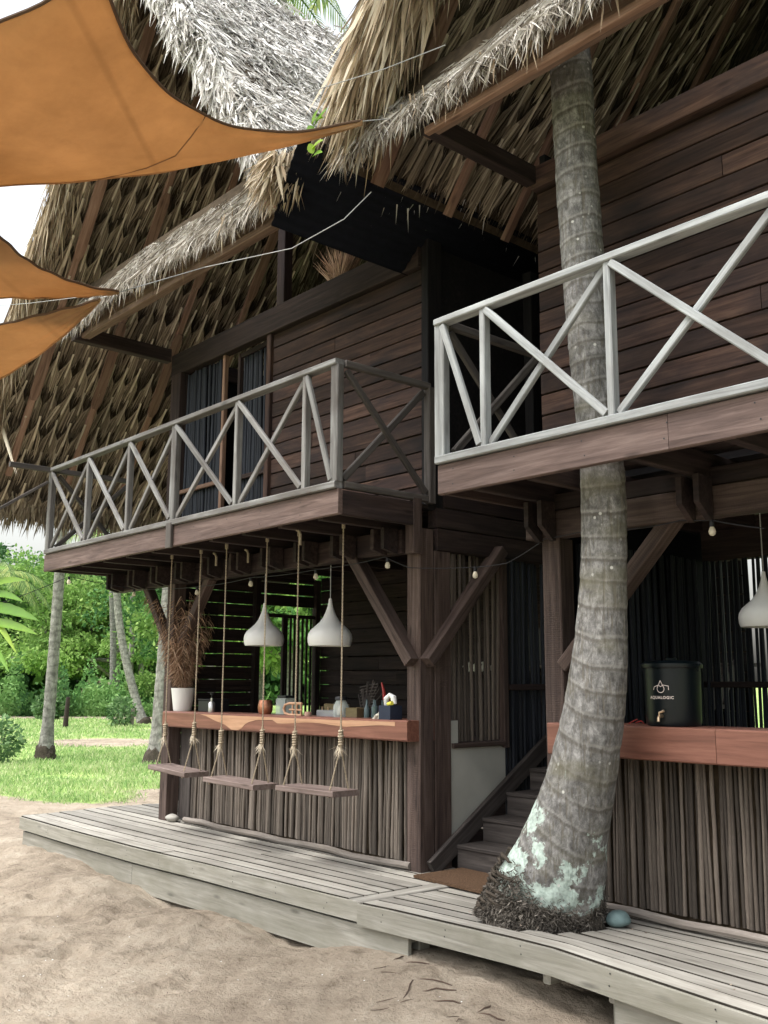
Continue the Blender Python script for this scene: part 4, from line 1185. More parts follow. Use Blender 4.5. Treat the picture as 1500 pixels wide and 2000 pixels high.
def pent(parent, x0, x1, n, ztop=.46, name='eave_thatch', core=True):
    """the thick strip of thatch that lies over the eave beam and overhangs it"""
    u = rng.random(n)                       # 0 bottom edge .. 1 top edge
    x = rng.uniform(x0, x1, n)
    wob = (vnoise(x + 50, x * 0, .5, 61) - .5) * .10 + (vnoise(x + 50, x * 0, .17, 62) - .5) * .05
    y = 3.98 + u * .30 - wob * .3; z = 5.10 + u * ztop + wob * .6
    d = np.stack([rng.normal(.25, .50, n), -rng.uniform(.02, .40, n), -rng.uniform(.35, 1.0, n)], -1)
    d /= np.linalg.norm(d, axis=1)[:, None]
    L = rng.uniform(.07, .30, n)
    w = rng.uniform(.0035, .0095, n)
    th = rng.random(n) * 3.14
    W = (np.cross(d, np.array([0, 1, .4])) * np.cos(th)[:, None] + np.cross(d, np.array([1, 0, 0])) * np.sin(th)[:, None]) * w[:, None]
    B = np.stack([rng.normal(0, .02, n), rng.normal(0, .02, n), -rng.uniform(0, .05, n)], -1)
    me = blades(name, np.stack([x, y, z], -1), d * L[:, None], W, B, rnd=np.clip(rng.normal(.54, .30, n), 0, 1))
    o = link(bpy.data.objects.new(name, me), parent, M_THEAVE); o['kind'] = 'stuff'
    # stray long strands below
    m = int((x1 - x0) * 26); x = rng.uniform(x0, x1, m)
    P = np.stack([x, rng.uniform(3.96, 4.06, m), rng.uniform(5.0, 5.14, m)], -1)
    D = np.stack([rng.normal(0, .05, m), rng.normal(-.02, .04, m), -rng.uniform(.08, .28, m)], -1)
    W = np.stack([rng.uniform(.003, .008, m), rng.normal(0, .003, m), 0 * x], -1)
    me = blades('stray_strands', P, D, W, rnd=np.clip(rng.normal(.4, .25, m), 0, 1))
    o = link(bpy.data.objects.new('stray_strands', me), parent, M_THRAKE); o['kind'] = 'stuff'
    if core:
        prism('thatch_core', [(4.03, 5.04), (4.20, 5.08), (4.42, 5.10 + ztop), (4.26, 5.10 + ztop + .03)], 'x', x0 + .02, x1 - .02, M_BACK, parent)


# left house roof
LXL, LXR = -10.55, -5.60
RIDGE_S = (-(LXL) + LXR) / 2 / CS     # slope length from z=5 to ridge
RL = link(bpy.data.objects.new('thatch_roof', None), LH, None, Matrix.Translation((-8, 4, 6)))
S0 = -1.6 / SN
slab(RL, LXL, 1, 3.80, 8.6, S0 - .05, RIDGE_S)
slab(RL, LXR, -1, 3.80, 8.6, .02, RIDGE_S)
under_fill(RL, LXL, 1, 3.70, 8.0, S0 + .1, RIDGE_S, 12000)
hang_roof(RL, LXL, 1, 3.70, 6.9, S0 + .25, RIDGE_S - .1)
for yr in (4.12, 4.85, 5.57, 6.30):
    p0 = slope_point(LXL, 1, S0 + .45, yr, -.09); p1 = slope_point(LXL, 1, RIDGE_S, yr, -.09)
    n_ = Vector((-SN, 0, CS))
    beam('rafter', p0, p1, 0.068, 0.05, M_RAFT, RL, up=n_, c=.004)
    for sc_ in ((-.75, .35), (.95, 1.9), (2.6, 3.5)):      # wider spliced pieces
        a = slope_point(LXL, 1, sc_[0] + yr * .05, yr, -.118); b_ = slope_point(LXL, 1, sc_[1] + yr * .05, yr, -.118)
        u = (Vector(b_) - Vector(a)).normalized(); yv = Vector((0, 1, 0)); hw = .056
        mb = MB(); L_ = (Vector(b_) - Vector(a)).length
        sec = [(0, -.03), (.09, -hw), (L_ - .09, -hw), (L_, -.03), (L_, .03), (L_ - .09, hw), (.09, hw), (0, .03)]
        W = frame_matrix(a, b_, n_, at0=True)
        mb.v = [(s_, t_, -.014) for s_, t_ in sec] + [(s_, t_, .014) for s_, t_ in sec]
        mb.f = [tuple(reversed(range(8))), tuple(range(8, 16))] + [(k, (k + 1) % 8, 8 + (k + 1) % 8, 8 + k) for k in range(8)]
        link(bpy.data.objects.new('rafter_splice', mb.mesh('rafter_splice')), RL, M_RAFT, W)
top_thatch(RL, LXR, -1, 3.72, 8.6, .22, RIDGE_S + .05, 62000, M_THTOP, lmin=.09, lmax=.26, tws=.5)
top_thatch(RL, LXR, -1, 3.70, 4.6, .25, .8, 2500, M_THTOP, mean=.68, lmin=.1, lmax=.25)
rake_fringe(RL, LXR, -1, 3.70, .2, RIDGE_S, 6500, M_THTOP, depth=.16, hang=.25, mean=.6, offr=(-.06, .2), lmin=.10, lmax=.26)
rake_fringe(RL, LXL, 1, 3.70, S0, RIDGE_S, 5000, M_THRAKE, depth=.2, hang=.4, out=.03, lmin=.2, lmax=.5, offr=(-.06, .16), mean=.5)
# ridge cap
n = 3000; yv = rng.uniform(3.7, 8.6, n); sd_ = rng.choice([-1, 1], n); xr_ = (LXL + LXR) / 2; zr = 5 + RIDGE_S * SN
P = np.stack([xr_ + rng.normal(0, .06, n), yv, zr + .2 + rng.uniform(-.03, .06, n)], -1)
D = np.stack([sd_ * rng.uniform(.12, .3, n), rng.normal(0, .12, n), -rng.uniform(.15, .4, n)], -1)
W = np.stack([rng.normal(0, .004, n), rng.uniform(.006, .013, n), rng.normal(0, .004, n)], -1)
o = link(bpy.data.objects.new('ridge_thatch', blades('ridge_thatch', P, D, W)), RL, M_THTOP); o['kind'] = 'stuff'
# low eave fringe
n = 3500; yv = rng.uniform(3.7, 8.2, n)
bx, by, bz = slope_point(LXL, 1, S0, 0)
P = np.stack([bx + rng.uniform(-.06, .14, n), yv, bz + rng.uniform(-.02, .28, n)], -1)
D = np.stack([-rng.uniform(0, .14, n), rng.normal(0, .05, n), -rng.uniform(.14, .38, n)], -1)
W = np.stack([rng.normal(0, .004, n), rng.uniform(.005, .012, n), 0 * yv], -1)
o = link(bpy.data.objects.new('eave_fringe', blades('eave_fringe', P, D, W, rnd=np.clip(rng.normal(.4, .2, n), 0, 1))), RL, M_THUND); o['kind'] = 'stuff'
pent(RL, -9.72, -5.66, 17000)

# right house roof
RXL = -5.20
RR = link(bpy.data.objects.new('thatch_roof', None), RH, None, Matrix.Translation((-3, 4, 6)))
slab(RR, RXL, 1, 3.95, 8.6, .03, 4.25, .10)
slab(RR, -.2, -1, 3.95, 8.6, -.3, 4.25, .10)
under_fill(RR, RXL, 1, 3.85, 8.0, .30, 4.2, 14000)
hang_roof(RR, RXL, 1, 3.85, 7.4, .56, 4.1, max_parts=230)
for yr in (4.40, 5.13, 5.80, 6.45, 7.1):
    p0 = slope_point(RXL, 1, .02, yr, -.09); p1 = slope_point(RXL, 1, 4.2, yr, -.09)
    beam('rafter', p0, p1, 0.10 if yr < 4.6 else .065, 0.05, M_RAFT, RR, up=Vector((-SN, 0, CS)), c=.004)
top_thatch(RR, RXL, 1, 3.9, 8.0, .15, 4.2, 5000, M_THTOP, off=.10)
rake_fringe(RR, RXL + .16, 1, 3.80, .58, 4.2, 5200, M_THRAKE, depth=.32, hang=.32, out=.06, lmin=.25, lmax=.75, offr=(-.14, .08), mean=.58, wk=1.5)
pent(RR, -5.05, -1.4, 17000, ztop=.38)
prism('thatch_core', [(3.98, 5.04), (4.20, 5.08), (4.42, 5.48), (4.20, 5.50)], 'x', -1.4, -.2, M_BACK, RR)
# ragged tuft where the two roofs meet
n = 900
P = np.stack([rng.normal(-5.47, .06, n), rng.uniform(3.66, 3.92, n), rng.uniform(4.93, 5.12, n)], -1)
D = np.stack([rng.normal(-.10, .06, n), rng.normal(-.03, .05, n), -rng.uniform(.08, .26, n)], -1)
W = np.stack([rng.uniform(.005, .014, n), rng.normal(0, .005, n), rng.normal(0, .003, n)], -1)
o = link(bpy.data.objects.new('valley_tuft', blades('valley_tuft', P, D, W, rnd=np.clip(rng.normal(.6, .22, n), 0, 1))), RR, M_THRAKE); o['kind'] = 'stuff'

# dark corrugated valley sheet
VS = thing('valley_sheet', 'dark corrugated metal sheet lining the valley between the two thatched roofs', 'roof sheet', (-5.4, 3.9, 4.8))
mb = MB(); nU = 48
A0, A1 = Vector((-5.66, 0, 4.66)), Vector((-5.12, 0, 5.11)); nv_ = (A1 - A0).normalized(); nn = Vector((-nv_.z, 0, nv_.x))
for j, yv_ in enumerate((3.84, 7.6)):
    for i in range(nU + 1):
        t_ = i / nU; p = A0.lerp(A1, t_) + nn * (.007 * math.sin(t_ * 2 * math.pi * 9))
        mb.v.append((p.x, yv_ + (-.14 * t_ if j == 0 else 0), p.z))
for i in range(nU): mb.f.append((i, i + 1, nU + 2 + i, nU + 1 + i))
vs_ = mb.build('sheet', M_TIN, VS, True)
md = vs_.modifiers.new('t', 'SOLIDIFY'); md.thickness = .003
mb = MB()
for j, yv_ in enumerate((3.93, 4.3)):
    for i in range(25):
        t_ = i / 24; mb.v.append((-5.90 + t_ * .26, yv_ - .03 * t_, 4.955 - t_ * .075 + .013 * math.sin(t_ * 2 * math.pi * 4)))
for i in range(24): mb.f.append((i, i + 1, 26 + i, 25 + i))
rs_ = mb.build('red_sheet_end', M_RED, VS, True); md = rs_.modifiers.new('t', 'SOLIDIFY'); md.thickness = .004

# ---------------------------------------------------------------- the palm that grows through deck and balcony
PALM = thing('coconut_palm', 'thick leaning coconut palm trunk growing through the deck and the right balcony', 'palm tree', (-3.9, 4.65, -.4))
cl = [(-3.95, -.30, .36), (-3.945, 0.0, .358), (-3.89, .14, .335), (-3.83, .28, .305), (-3.755, .43, .262), (-3.70, .57, .234), (-3.64, .72, .213),
      (-3.585, .86, .197), (-3.505, 1.15, .178), (-3.445, 1.44, .163), (-3.43, 1.6, .150), (-3.40, 1.9, .137), (-3.385, 2.2, .135), (-3.38, 2.42, .134),
      (-3.40, 2.8, .132), (-3.43, 3.1, .131), (-3.46, 3.5, .130), (-3.48, 4.0, .130), (-3.50, 4.5, .130), (-3.52, 5.2, .130), (-3.55, 6.0, .130), (-3.6, 7.6, .125)]
cz = np.array([c[1] for c in cl]); cx = np.array([c[0] for c in cl]); cr = np.array([c[2] for c in cl])
nz_, na = 1060, 84
zz = np.concatenate([np.linspace(-.12, 5.4, 1000), np.linspace(5.44, 7.6, 60)]); X0 = np.interp(zz, cz, cx); R0 = np.interp(zz, cz, cr)
X0 = np.convolve(np.pad(X0, 30, 'edge'), np.ones(61) / 61, 'valid')  # smooth the centre line; R0 = np.convolve(np.pad(R0, 20, 'edge'), np.ones(41) / 41, 'valid')
ang = np.linspace(0, 2 * np.pi, na, endpoint=False)
ZZ, AA = np.meshgrid(zz, ang, indexing='ij')
SLOPE = np.interp(ZZ, zz, np.gradient(X0, zz)); RB_ = np.interp(ZZ, zz, R0)
ringz = ZZ + SLOPE * RB_ * np.cos(AA) * 1.0 + .022 * np.sin(AA + 1 + ZZ * .7) + (vnoise(AA * 1.2 + 20, ZZ * 2 + 20, 1.0, 3) - .5) * .02
per = .15 + .02 * np.sin(ZZ * 1.7)
ph = (ringz / .135 + .30 * np.sin(ringz * 2.1) + .12 * np.sin(ringz * 9.3)) % 1.0
amp = .0028 + .004 * (vnoise(AA * 0 + 5, ZZ + 9, .3, 8) - .5)
RR_ = np.interp(ZZ, zz, R0)
ring = amp * (np.where(ph < .12, ph / .12, (1 - (ph - .12) / .88) ** 1.6) - .4) * (1.1 + .5 * np.sin(ringz * 5.3) * np.sin(ringz * 2.9 + 1))
lump = (np.sin(AA * 2 + ZZ * 1.3) * .4 + np.sin(AA * 3 - ZZ * 2.1) * .3) * .010 + (vnoise(AA * 5 + 30, ZZ * 9 + 30, 1.0, 13) - .5) * .006
ringm = np.exp(-((ph - .06) / .05) ** 2) - .8 * np.exp(-((ph - .93) / .07) ** 2)
flut = np.clip((.32 - ZZ) / .3, 0, 1) * ((np.sin(AA * 3 + 1) * .012 + np.sin(AA * 7 + ZZ * 9) * .008) + (vnoise(AA * 9 + 60, ZZ * 26 + 60, 1.0, 14) - .5) * .04)
Rr = RR_ + ring * np.clip(ZZ * 1.5 - .1, .25, 1) + lump + flut
XX = np.interp(ZZ, zz, X0) + Rr * np.cos(AA); YY = 4.66 + .0 * ZZ + Rr * np.sin(AA) * .95
ii = np.arange(nz_ * na).reshape(nz_, na); i2 = np.roll(ii, -1, axis=1)
qq = np.stack([ii[:-1], i2[:-1], i2[1:], ii[1:]], -1).reshape(-1, 4)
tm = mesh_np('trunk', np.stack([XX + 3.9, YY - 4.65, ZZ], -1).reshape(-1, 3), qq, smooth=True)
ra = tm.attributes.new('ring', 'FLOAT', 'POINT'); ra.data.foreach_set('value', ringm.ravel().astype(np.float32))
link(bpy.data.objects.new('trunk', tm), PALM, M_BARK, Matrix.Translation((-3.9, 4.65, 0)))
# root boss: dark mass of short fibrous roots
n = 30000
a = rng.uniform(0, 2 * np.pi, n); z = rng.uniform(-.14, .40, n) ** 1
top = .19 + .10 * np.cos(a - 3.5) + .04 * np.sin(3 * a) + .02 * np.sin(7 * a)
k = z < top + rng.normal(0, .03, n); a, z = a[k], z[k]; n = len(a)
rr = np.interp(z, cz, cr) + rng.uniform(.0, .022, n) + .015 * (vnoise(a * 3 + 7, z * 12 + 7, 1.0, 41) - .3)
P = np.stack([np.interp(z, cz, cx) + rr * np.cos(a), 4.66 + rr * np.sin(a) * .95, z], -1)
tgs = rng.choice([-1, 1], n) * rng.uniform(.2, 1.2, n)
out = np.stack([.25 * np.cos(a) - tgs * np.sin(a), .25 * np.sin(a) + tgs * np.cos(a), -rng.uniform(.0, 1.0, n)], -1) + rng.normal(0, .35, (n, 3))
out /= np.linalg.norm(out, axis=1)[:, None]
L = rng.uniform(.015, .045, n); D = out * L[:, None]
W = np.cross(out, rng.normal(0, 1, (n, 3))); W /= np.linalg.norm(W, axis=1)[:, None]; W *= rng.uniform(.0015, .004, n)[:, None]
o = link(bpy.data.objects.new('root_fibres', blades('root_fibres', P, D, W, rnd=np.clip(rng.normal(.5, .27, n), 0, 1))), PALM, M_ROOT); o['kind'] = 'stuff'
# layered bark ridges on the camera-left side
mb = MB()
for k in range(34):
    z_ = -.08 + k * .013 + random.uniform(-.01, .01); a0 = 3.3 + random.uniform(-.5, .8); a1 = a0 + random.uniform(.3, .9)
    pts = []
    for t_ in np.linspace(a0, a1, 7):
        rz = np.interp(z_, cz, cr) + .012 + random.uniform(-.004, .01)
        pts.append((np.interp(z_, cz, cx) + rz * math.cos(t_), 4.66 + rz * math.sin(t_) * .95, z_ + .03 * math.sin(t_ * 2) + random.uniform(-.004, .004)))
    mb.tube(pts, [.003, .008, .011, .012, .011, .008, .003], 5)
for k in range(14):     # ragged torn edge higher on the left
    z_ = .30 + random.uniform(-.10, .12); a0 = 3.1 + random.uniform(-.5, .5)
    rz = np.interp(z_, cz, cr)
    p = Vector((np.interp(z_, cz, cx) + rz * math.cos(a0), 4.66 + rz * math.sin(a0), z_))
    mb.tube([p, p + Vector((-.02, -.01, random.uniform(-.02, .02))), p + Vector((-.045, -.015, random.uniform(-.05, .02)))], [.02, .016, .006], 5)
mb.build('bark_ridges', M_ROOTB, PALM, True)['kind'] = 'stuff'
mb = MB()
n_ = 16
for k in range(n_ + 1): pass
mb.lathe([(.32, -.14), (.37, -.1), (.372, .02), (.35, .12), (.30, .20)], (-3.945, 4.66, 0), 40)
for i, v in enumerate(mb.v):
    f_ = 1 + .05 * math.sin(i * 12.9898) * math.sin(i * 3.7)
    mb.v[i] = (-3.945 + (v[0] + 3.945) * f_, 4.66 + (v[1] - 4.66) * f_ * .97, v[2])
# crown high above the roof (out of the frame, but part of the tree)


def frond(parent, base, direction, length, droop, mat, nleaf=46, leaf=.55, name='frond'):
    base = Vector(base); d = Vector(direction).normalized()
    pts = []; p = base.copy(); v = d.copy(); seg = 14
    for i in range(seg + 1):
        pts.append(p.copy()); p = p + v * (length / seg); v = (v + Vector((0, 0, -droop / seg))).normalized()
    mb = MB(); mb.tube(pts, [length * .008 * (1 - i / (seg + 1)) + .003 for i in range(seg + 1)], 5)
    P, D, W, B = [], [], [], []
    for i in range(nleaf):
        t = .10 + .9 * i / (nleaf - 1); f = t * seg; k = min(int(f), seg - 1); q_ = pts[k].lerp(pts[k + 1], f - k)
        tan = (pts[k + 1] - pts[k]).normalized(); side = tan.cross(Vector((0, 0, 1)))
        if side.length < .05: side = Vector((1, 0, 0))
        side.normalize(); up = side.cross(tan)
        l = leaf * math.sin(math.pi * min(1, .15 + t * .85)) ** .6 * (1 - .25 * t)
        for s in (-1, 1):
            dv = (side * s * .85 + tan * .55 + up * .05 + Vector((random.gauss(0, .06), random.gauss(0, .06), -.35))).normalized() * l
            P.append(q_); D.append(dv); W.append(tan * (.022 * length / 3)); B.append(Vector((0, 0, -l * .35)))
    me = blades(name, np.array(P), np.array(D), np.array(W), np.array(B))
    n0 = len(mb.v)
    o = link(bpy.data.objects.new(name, me), parent, mat)
    st = mb.build('midrib', mat, o)
    return o


for k in range(9):
    a_ = k * 0.7 + .3
    frond(PALM, (-3.6, 4.66, 7.6), (math.cos(a_), math.sin(a_), .7), 3.2, 1.6, M_FROND)

# ---------------------------------------------------------------- doormat, stones
mb = MB(); cs_ = [(-5.26, 4.90), (-4.42, 4.86), (-4.40, 5.32), (-5.24, 5.36)]
mt = prism('doormat', cs_, 'z', 0.004, 0.022, M_MAT)
tag(mt, 'brown coir doormat on the deck at the foot of the stairs', 'doormat')


def rock(name, c, r, mat, label, sq=(1, 1, .6), seed=0):
    import bmesh
    bm = bmesh.new(); bmesh.ops.create_icosphere(bm, subdivisions=3, radius=r)
    rr2 = random.Random(seed); ofs = [rr2.uniform(0, 9) for _ in range(3)]
    for v in bm.verts:
        c_ = v.co.copy(); k = 1 + .12 * math.sin(c_.x / r * 2.1 + ofs[0]) + .10 * math.sin(c_.y / r * 2.7 + ofs[1]) + .05 * math.sin(c_.z / r * 5 + ofs[2])
        v.co = Vector((c_.x * sq[0], c_.y * sq[1], c_.z * sq[2])) * k
    me = bpy.data.meshes.new(name); bm.to_mesh(me); bm.free()
    me.polygons.foreach_set('use_smooth', np.ones(len(me.polygons), dtype=bool))
    o = link(bpy.data.objects.new(name, me), None, mat, Matrix.Translation(c)); tag(o, label, 'stone')
    return o


rock('stone', (-3.52, 4.86, .035), .075, M_STONEB, 'blue-green stone on the deck at the right of the palm base', (1, .8, .6), 3)
rock('stone', (-8.83, 5.0, .032), .075, M_STONE, 'pale rounded stone beside the left post of the left bar', (1.1, .8, .55), 5)

# ---------------------------------------------------------------- swings
def twist_rope(mb, a, b, r=.0066, n=5, pitch=.05):
    """two-strand twisted rope"""
    a, b = Vector(a), Vector(b); L = (b - a).length; u = (b - a) / L
    x = u.cross(Vector((0, 1, .1))).normalized(); y_ = u.cross(x)
    segs = max(4, int(L / (pitch / 4)))
    for s in (0, math.pi):
        mb.tube([a + u * (L * i / segs) + (x * math.cos(s + 2 * math.pi * L * i / segs / pitch / 1) + y_ * math.sin(s + 2 * math.pi * L * i / segs / pitch / 1)) * r * .5 for i in range(segs + 1)], r * .62, n, cap=False)


SWLAB = ['rope swing with weathered plank seat, leftmost of the three, beside the left post',
         'middle of the three rope swings hanging before the left bar',
         'rope swing with plank seat, rightmost of the three, nearest the thick post']


def swing(x0, x1, zs, zt0, zt1, label, tilt=0.0, knots=(.30, .33)):
    t = thing('rope_swing', label, 'swing', ((x0 + x1) / 2, 4.65, 2.5), 'rope swings hanging from the balcony joists')
    beam('seat', (x0 - .07, 4.65, zs + tilt), (x1 + .07, 4.65, zs), 0.25, 0.042, M_SEAT, t)
    for i, x in enumerate((x0, x1)):
        kz = zs + knots[i]; xt = x + random.uniform(-.02, .02)
        mb = MB(); twist_rope(mb, (xt, 4.65, 2.52), (x, 4.65, kz)); mb.build('rope', M_ROPE, t, True)
        for s in (-1, 1):
            mb = MB(); twist_rope(mb, (x, 4.65, kz), (x + random.uniform(-.03, .0), 4.65 + s * .095, zs - .03)); mb.build('rope', M_ROPE, t, True)
        mb = MB()      # wrapped knot
        for k in range(6):
            r_ = .0145 + random.uniform(-.002, .003)
            mb.tube([(x + r_ * math.cos(q_), 4.65 + r_ * math.sin(q_), kz + .015 + k * .019 + .004 * math.sin(q_)) for q_ in np.linspace(0, 2 * math.pi, 11)], .0085, 5, False)
        mb.tube([(x, 4.65, kz - .03), (x, 4.65, kz), (x, 4.65, kz + .14)], [.012, .015, .009], 7)
        kn = mb.build('knot', M_ROPE, t, True)
        n = 46; P = np.tile([x, 4.64, kz - .005], (n, 1)) + rng.normal(0, .008, (n, 3))
        D = np.stack([rng.normal(.02, .03, n), rng.normal(-.02, .025, n), -rng.uniform(.02, .09, n)], -1)
        W = np.stack([rng.uniform(.001, .0025, n), rng.normal(0, .001, n), 0 * rng.random(n)], -1)
        link(bpy.data.objects.new('frayed_end', blades('frayed_end', P, D, W, rnd=rng.uniform(.7, 1, n))), kn, M_THRAKE)
        mb = MB(); mb.tube([(xt, 4.65, 2.50), (xt, 4.65, 2.62)], .015, 7)
        mb.build('hitch', M_ROPE, t, True)
    return t


swing(-8.38, -7.86, .535, 0, 0, SWLAB[0], .03)
swing(-7.41, -6.79, .515, 0, 0, SWLAB[1], .01)
swing(-6.345, -5.775, .55, 0, 0, SWLAB[2], -.01)
# swing hooks, bent rope ends under the joists
for k, (x, y_) in enumerate(((-7.75, 4.72), (-7.35, 4.80), (-6.1, 4.45))):
    mb = MB(); mb.tube([(x, y_, 2.50), (x + .03, y_, 2.49), (x + .05, y_, 2.46), (x + .05, y_, 2.38)], .010, 6)
    h = mb.build('rope_hook', M_ROPE, None, True)
    tag(h, ['bent rope end under the balcony, leftmost, above the dry plant side', 'bent rope end under the balcony between the left and middle swing ropes',
            'short bent rope stub under the balcony near its right corner'][k], 'hook', 'rope ends under the balcony')

# ---------------------------------------------------------------- lamps
def lamp(x, y_, zb, dia, ztop, label, group='white pendant lamps over the bars'):
    t = thing('pendant_lamp', label, 'lamp', (x, y_, zb), group)
    r = dia / 2
    prof = [(r * .93, 0), (r * .985, .03 * dia / .38), (r, .065), (r * .97, .10), (r * .86, .135), (r * .68, .165), (r * .47, .20), (r * .32, .24), (r * .21, .285), (r * .13, .33), (r * .085, .37), (r * .07, .40), (0, .405)]
    k = dia / .38
    prof = [(a, b_ * k) for a, b_ in prof]
    mb = MB(); mb.lathe(prof, (x, y_, zb), 40); inn = [(a * .975, b_) for a, b_ in prof[:-1]]
    mb.lathe(inn[::-1], (x, y_, zb - .0005), 40)
    mb.build('shade', M_LAMP, t, True)
    mb = MB(); mb.tube([(x, y_, zb + .39 * k), (x, y_, ztop)], .004, 6); mb.build('cord', M_LINE, t)
    mb = MB(); mb.lathe([(0, .06), (.02, .07), (.03, .10), (.026, .13), (.015, .16), (.015, .2), (0, .2)], (x, y_, zb), 14); mb.build('lamp_bulb', M_WHITE, t, True)
    return t


lamp(-6.52, 5.12, 1.64, .375, 2.5, 'white teardrop pendant lamp, right one of the pair over the left bar')
lamp(-7.49, 5.12, 1.665, .365, 2.5, 'white teardrop pendant lamp, left one of the pair over the left bar')
lamp(-3.08, 5.9, 1.70, .33, 2.6, 'white teardrop pendant lamp hanging over the right bar')

# ---------------------------------------------------------------- things on the bars
CT = 1.052
def lathe_thing(name, label, cat, c, prof, mat, n=24, parts=(), group=None):
    t = thing(name, label, cat, c, group)
    mb = MB(); mb.lathe(prof, c, n); mb.build('body', mat, t, True)
    for pn, pp, pm in parts:
        mb = MB(); mb.lathe(pp, c, n); mb.build(pn, pm, t, True)
    return t


# white pot with the dry palm leaves
pot = lathe_thing('plant_pot', 'white tapering pot at the left end of the left bar', 'pot', (-8.83, 5.08, CT), [(0, 0), (.085, 0), (.09, .01), (.118, .22), (.120, .225), (.112, .225), (.108, .19), (0, .19)], M_WHITE, 32)
DP = thing('dry_plant', 'bushy dry brown palm leaves standing in the white pot', 'plant', (-8.83, 5.08, 1.24))
P, D, W, B = [], [], [], []
for k in range(54):
    a_ = random.uniform(0, 6.28); lean = random.uniform(.03, .40); L = random.uniform(.45, 1.05)
    base = Vector((-8.83, 5.08, 1.25)); tip = base + Vector((math.cos(a_) * lean * L - .08 * L, math.sin(a_) * lean * L * .7, L * .95))
    mb_ = None
    for i in range(34):
        t_ = i / 33; q_ = base.lerp(tip, t_) + Vector((math.cos(a_), math.sin(a_), 0)) * (lean * .25 * t_ * t_)
        for s in (-1, 1):
            side = Vector((-math.sin(a_), math.cos(a_), 0)) * s
            dv = (side * random.uniform(.4, .9) + Vector((math.cos(a_) * .4, math.sin(a_) * .4, random.uniform(-.9, .1)))).normalized() * random.uniform(.08, .2) * (1 - .4 * t_) * min(1, .25 + t_ * 2)
            P.append(q_); D.append(dv); W.append(Vector((random.gauss(0, .5), random.gauss(0, .5), .6)).normalized() * .0046); B.append(Vector((0, 0, -random.uniform(.02, .10) * min(1, t_ * 2))))
    mm_ = MB(); mm_.tube([base, base.lerp(tip, .5) + Vector((math.cos(a_), math.sin(a_), 0)) * lean * .06, tip + Vector((math.cos(a_), math.sin(a_), 0)) * lean * .25], [.006, .004, .001], 5)
    mm_.build('stem', M_LITTER, DP)
o = link(bpy.data.objects.new('dry_leaflets', blades('dry_leaflets', np.array(P), np.array(D), np.array(W), np.array(B))), DP, M_DRY); o['kind'] = 'stuff'

# black till box with metal soap pump
bxt = thing('black_box', 'black box behind a small metal bottle, right of the white pot', 'box', (-8.42, 5.2, CT))
beam('body', (-8.56, 5.2, CT + .055), (-8.32, 5.2, CT + .055), .2, .11, M_BLACK, bxt)
beam('lid', (-8.57, 5.2, CT + .117), (-8.31, 5.2, CT + .117), .21, .012, M_BLACK, bxt)
lathe_thing('soap_bottle', 'small silver pump bottle beside the black box on the left bar', 'bottle', (-8.25, 5.06, CT),
            [(0, 0), (.03, 0), (.032, .01), (.032, .085), (.02, .10), (.011, .105), (.011, .135), (0, .135)], simple("steel", (.6, .6, .6), .3, .5, .9), 18,
            (('pump', [(0, .13), (.005, .13), (.005, .165), (.018, .167), (.018, .178), (0, .18)], M_BLACK),))
lathe_thing('copper_mug', 'hammered copper mug on the left bar in front of the window', 'mug', (-7.44, 5.12, CT),
            [(0, 0), (.048, 0), (.064, .03), (.068, .07), (.06, .11), (.055, .13), (.052, .13), (.058, .1), (.06, .05), (0, .02)], M_COPPER, 24)
gb = thing('glass_jar', 'square greenish glass jar with dark lid, right of the copper mug', 'jar', (-7.22, 5.18, CT))
beam('body', (-7.28, 5.18, CT + .075), (-7.14, 5.18, CT + .075), .12, .15, M_GLASS, gb, c=.012)
beam('lid', (-7.27, 5.18, CT + .162), (-7.15, 5.18, CT + .162), .10, .022, M_BLACK, gb)
# wooden rack: rounded loop with rungs
rk = thing('wooden_rack', 'golden wooden rack with rounded end lying on the left bar', 'rack', (-6.95, 5.05, CT))
mb = MB()
loop = [(-6.80, 0.105), (-6.98, .105), (-7.04, .09), (-7.06, .055), (-7.04, .02), (-6.98, .008), (-6.80, .008)]
mb.tube([(x_, 5.05, CT + z_ + .006) for x_, z_ in loop], .011, 8); mb.build('loop', M_SAP, rk, True)
for x_ in (-6.93, -6.87, -6.81):
    beam('rung', (x_, 5.05, CT + .012), (x_, 5.05, CT + .105), .012, .014, M_SAP, rk, up=(0, 1, 0))
beam('crossbar', (-6.97, 5.045, CT + .058), (-6.79, 5.045, CT + .058), .014, .014, M_SAP, rk)
tray = thing('metal_tray', 'long low grey metal tray with small knobs on the left bar', 'tray', (-6.58, 5.2, CT))
beam('body', (-6.70, 5.2, CT + .03), (-6.46, 5.2, CT + .03), .14, .06, simple("grey_metal", (.3, .31, .33), .4, .5, .5), tray)
beam('rear_box', (-6.78, 5.3, CT + .055), (-6.50, 5.3, CT + .055), .06, .11, M_BROWNG, tray)
for x_ in (-6.66, -6.58, -6.50):
    mb = MB(); mb.lathe([(0, 0), (.006, 0), (.006, .02), (.01, .025), (0, .032)], (x_, 5.16, CT + .06), 10); mb.build('knob', M_BRASS, tray, True)
lathe_thing('small_cup', 'small pale clay cup between the rack and the metal tray', 'cup', (-6.74, 5.07, CT), [(0, 0), (.022, 0), (.03, .02), (.028, .045), (.024, .045), (.02, .01), (0, .01)], simple("clay", (.5, .33, .26), .8), 18)
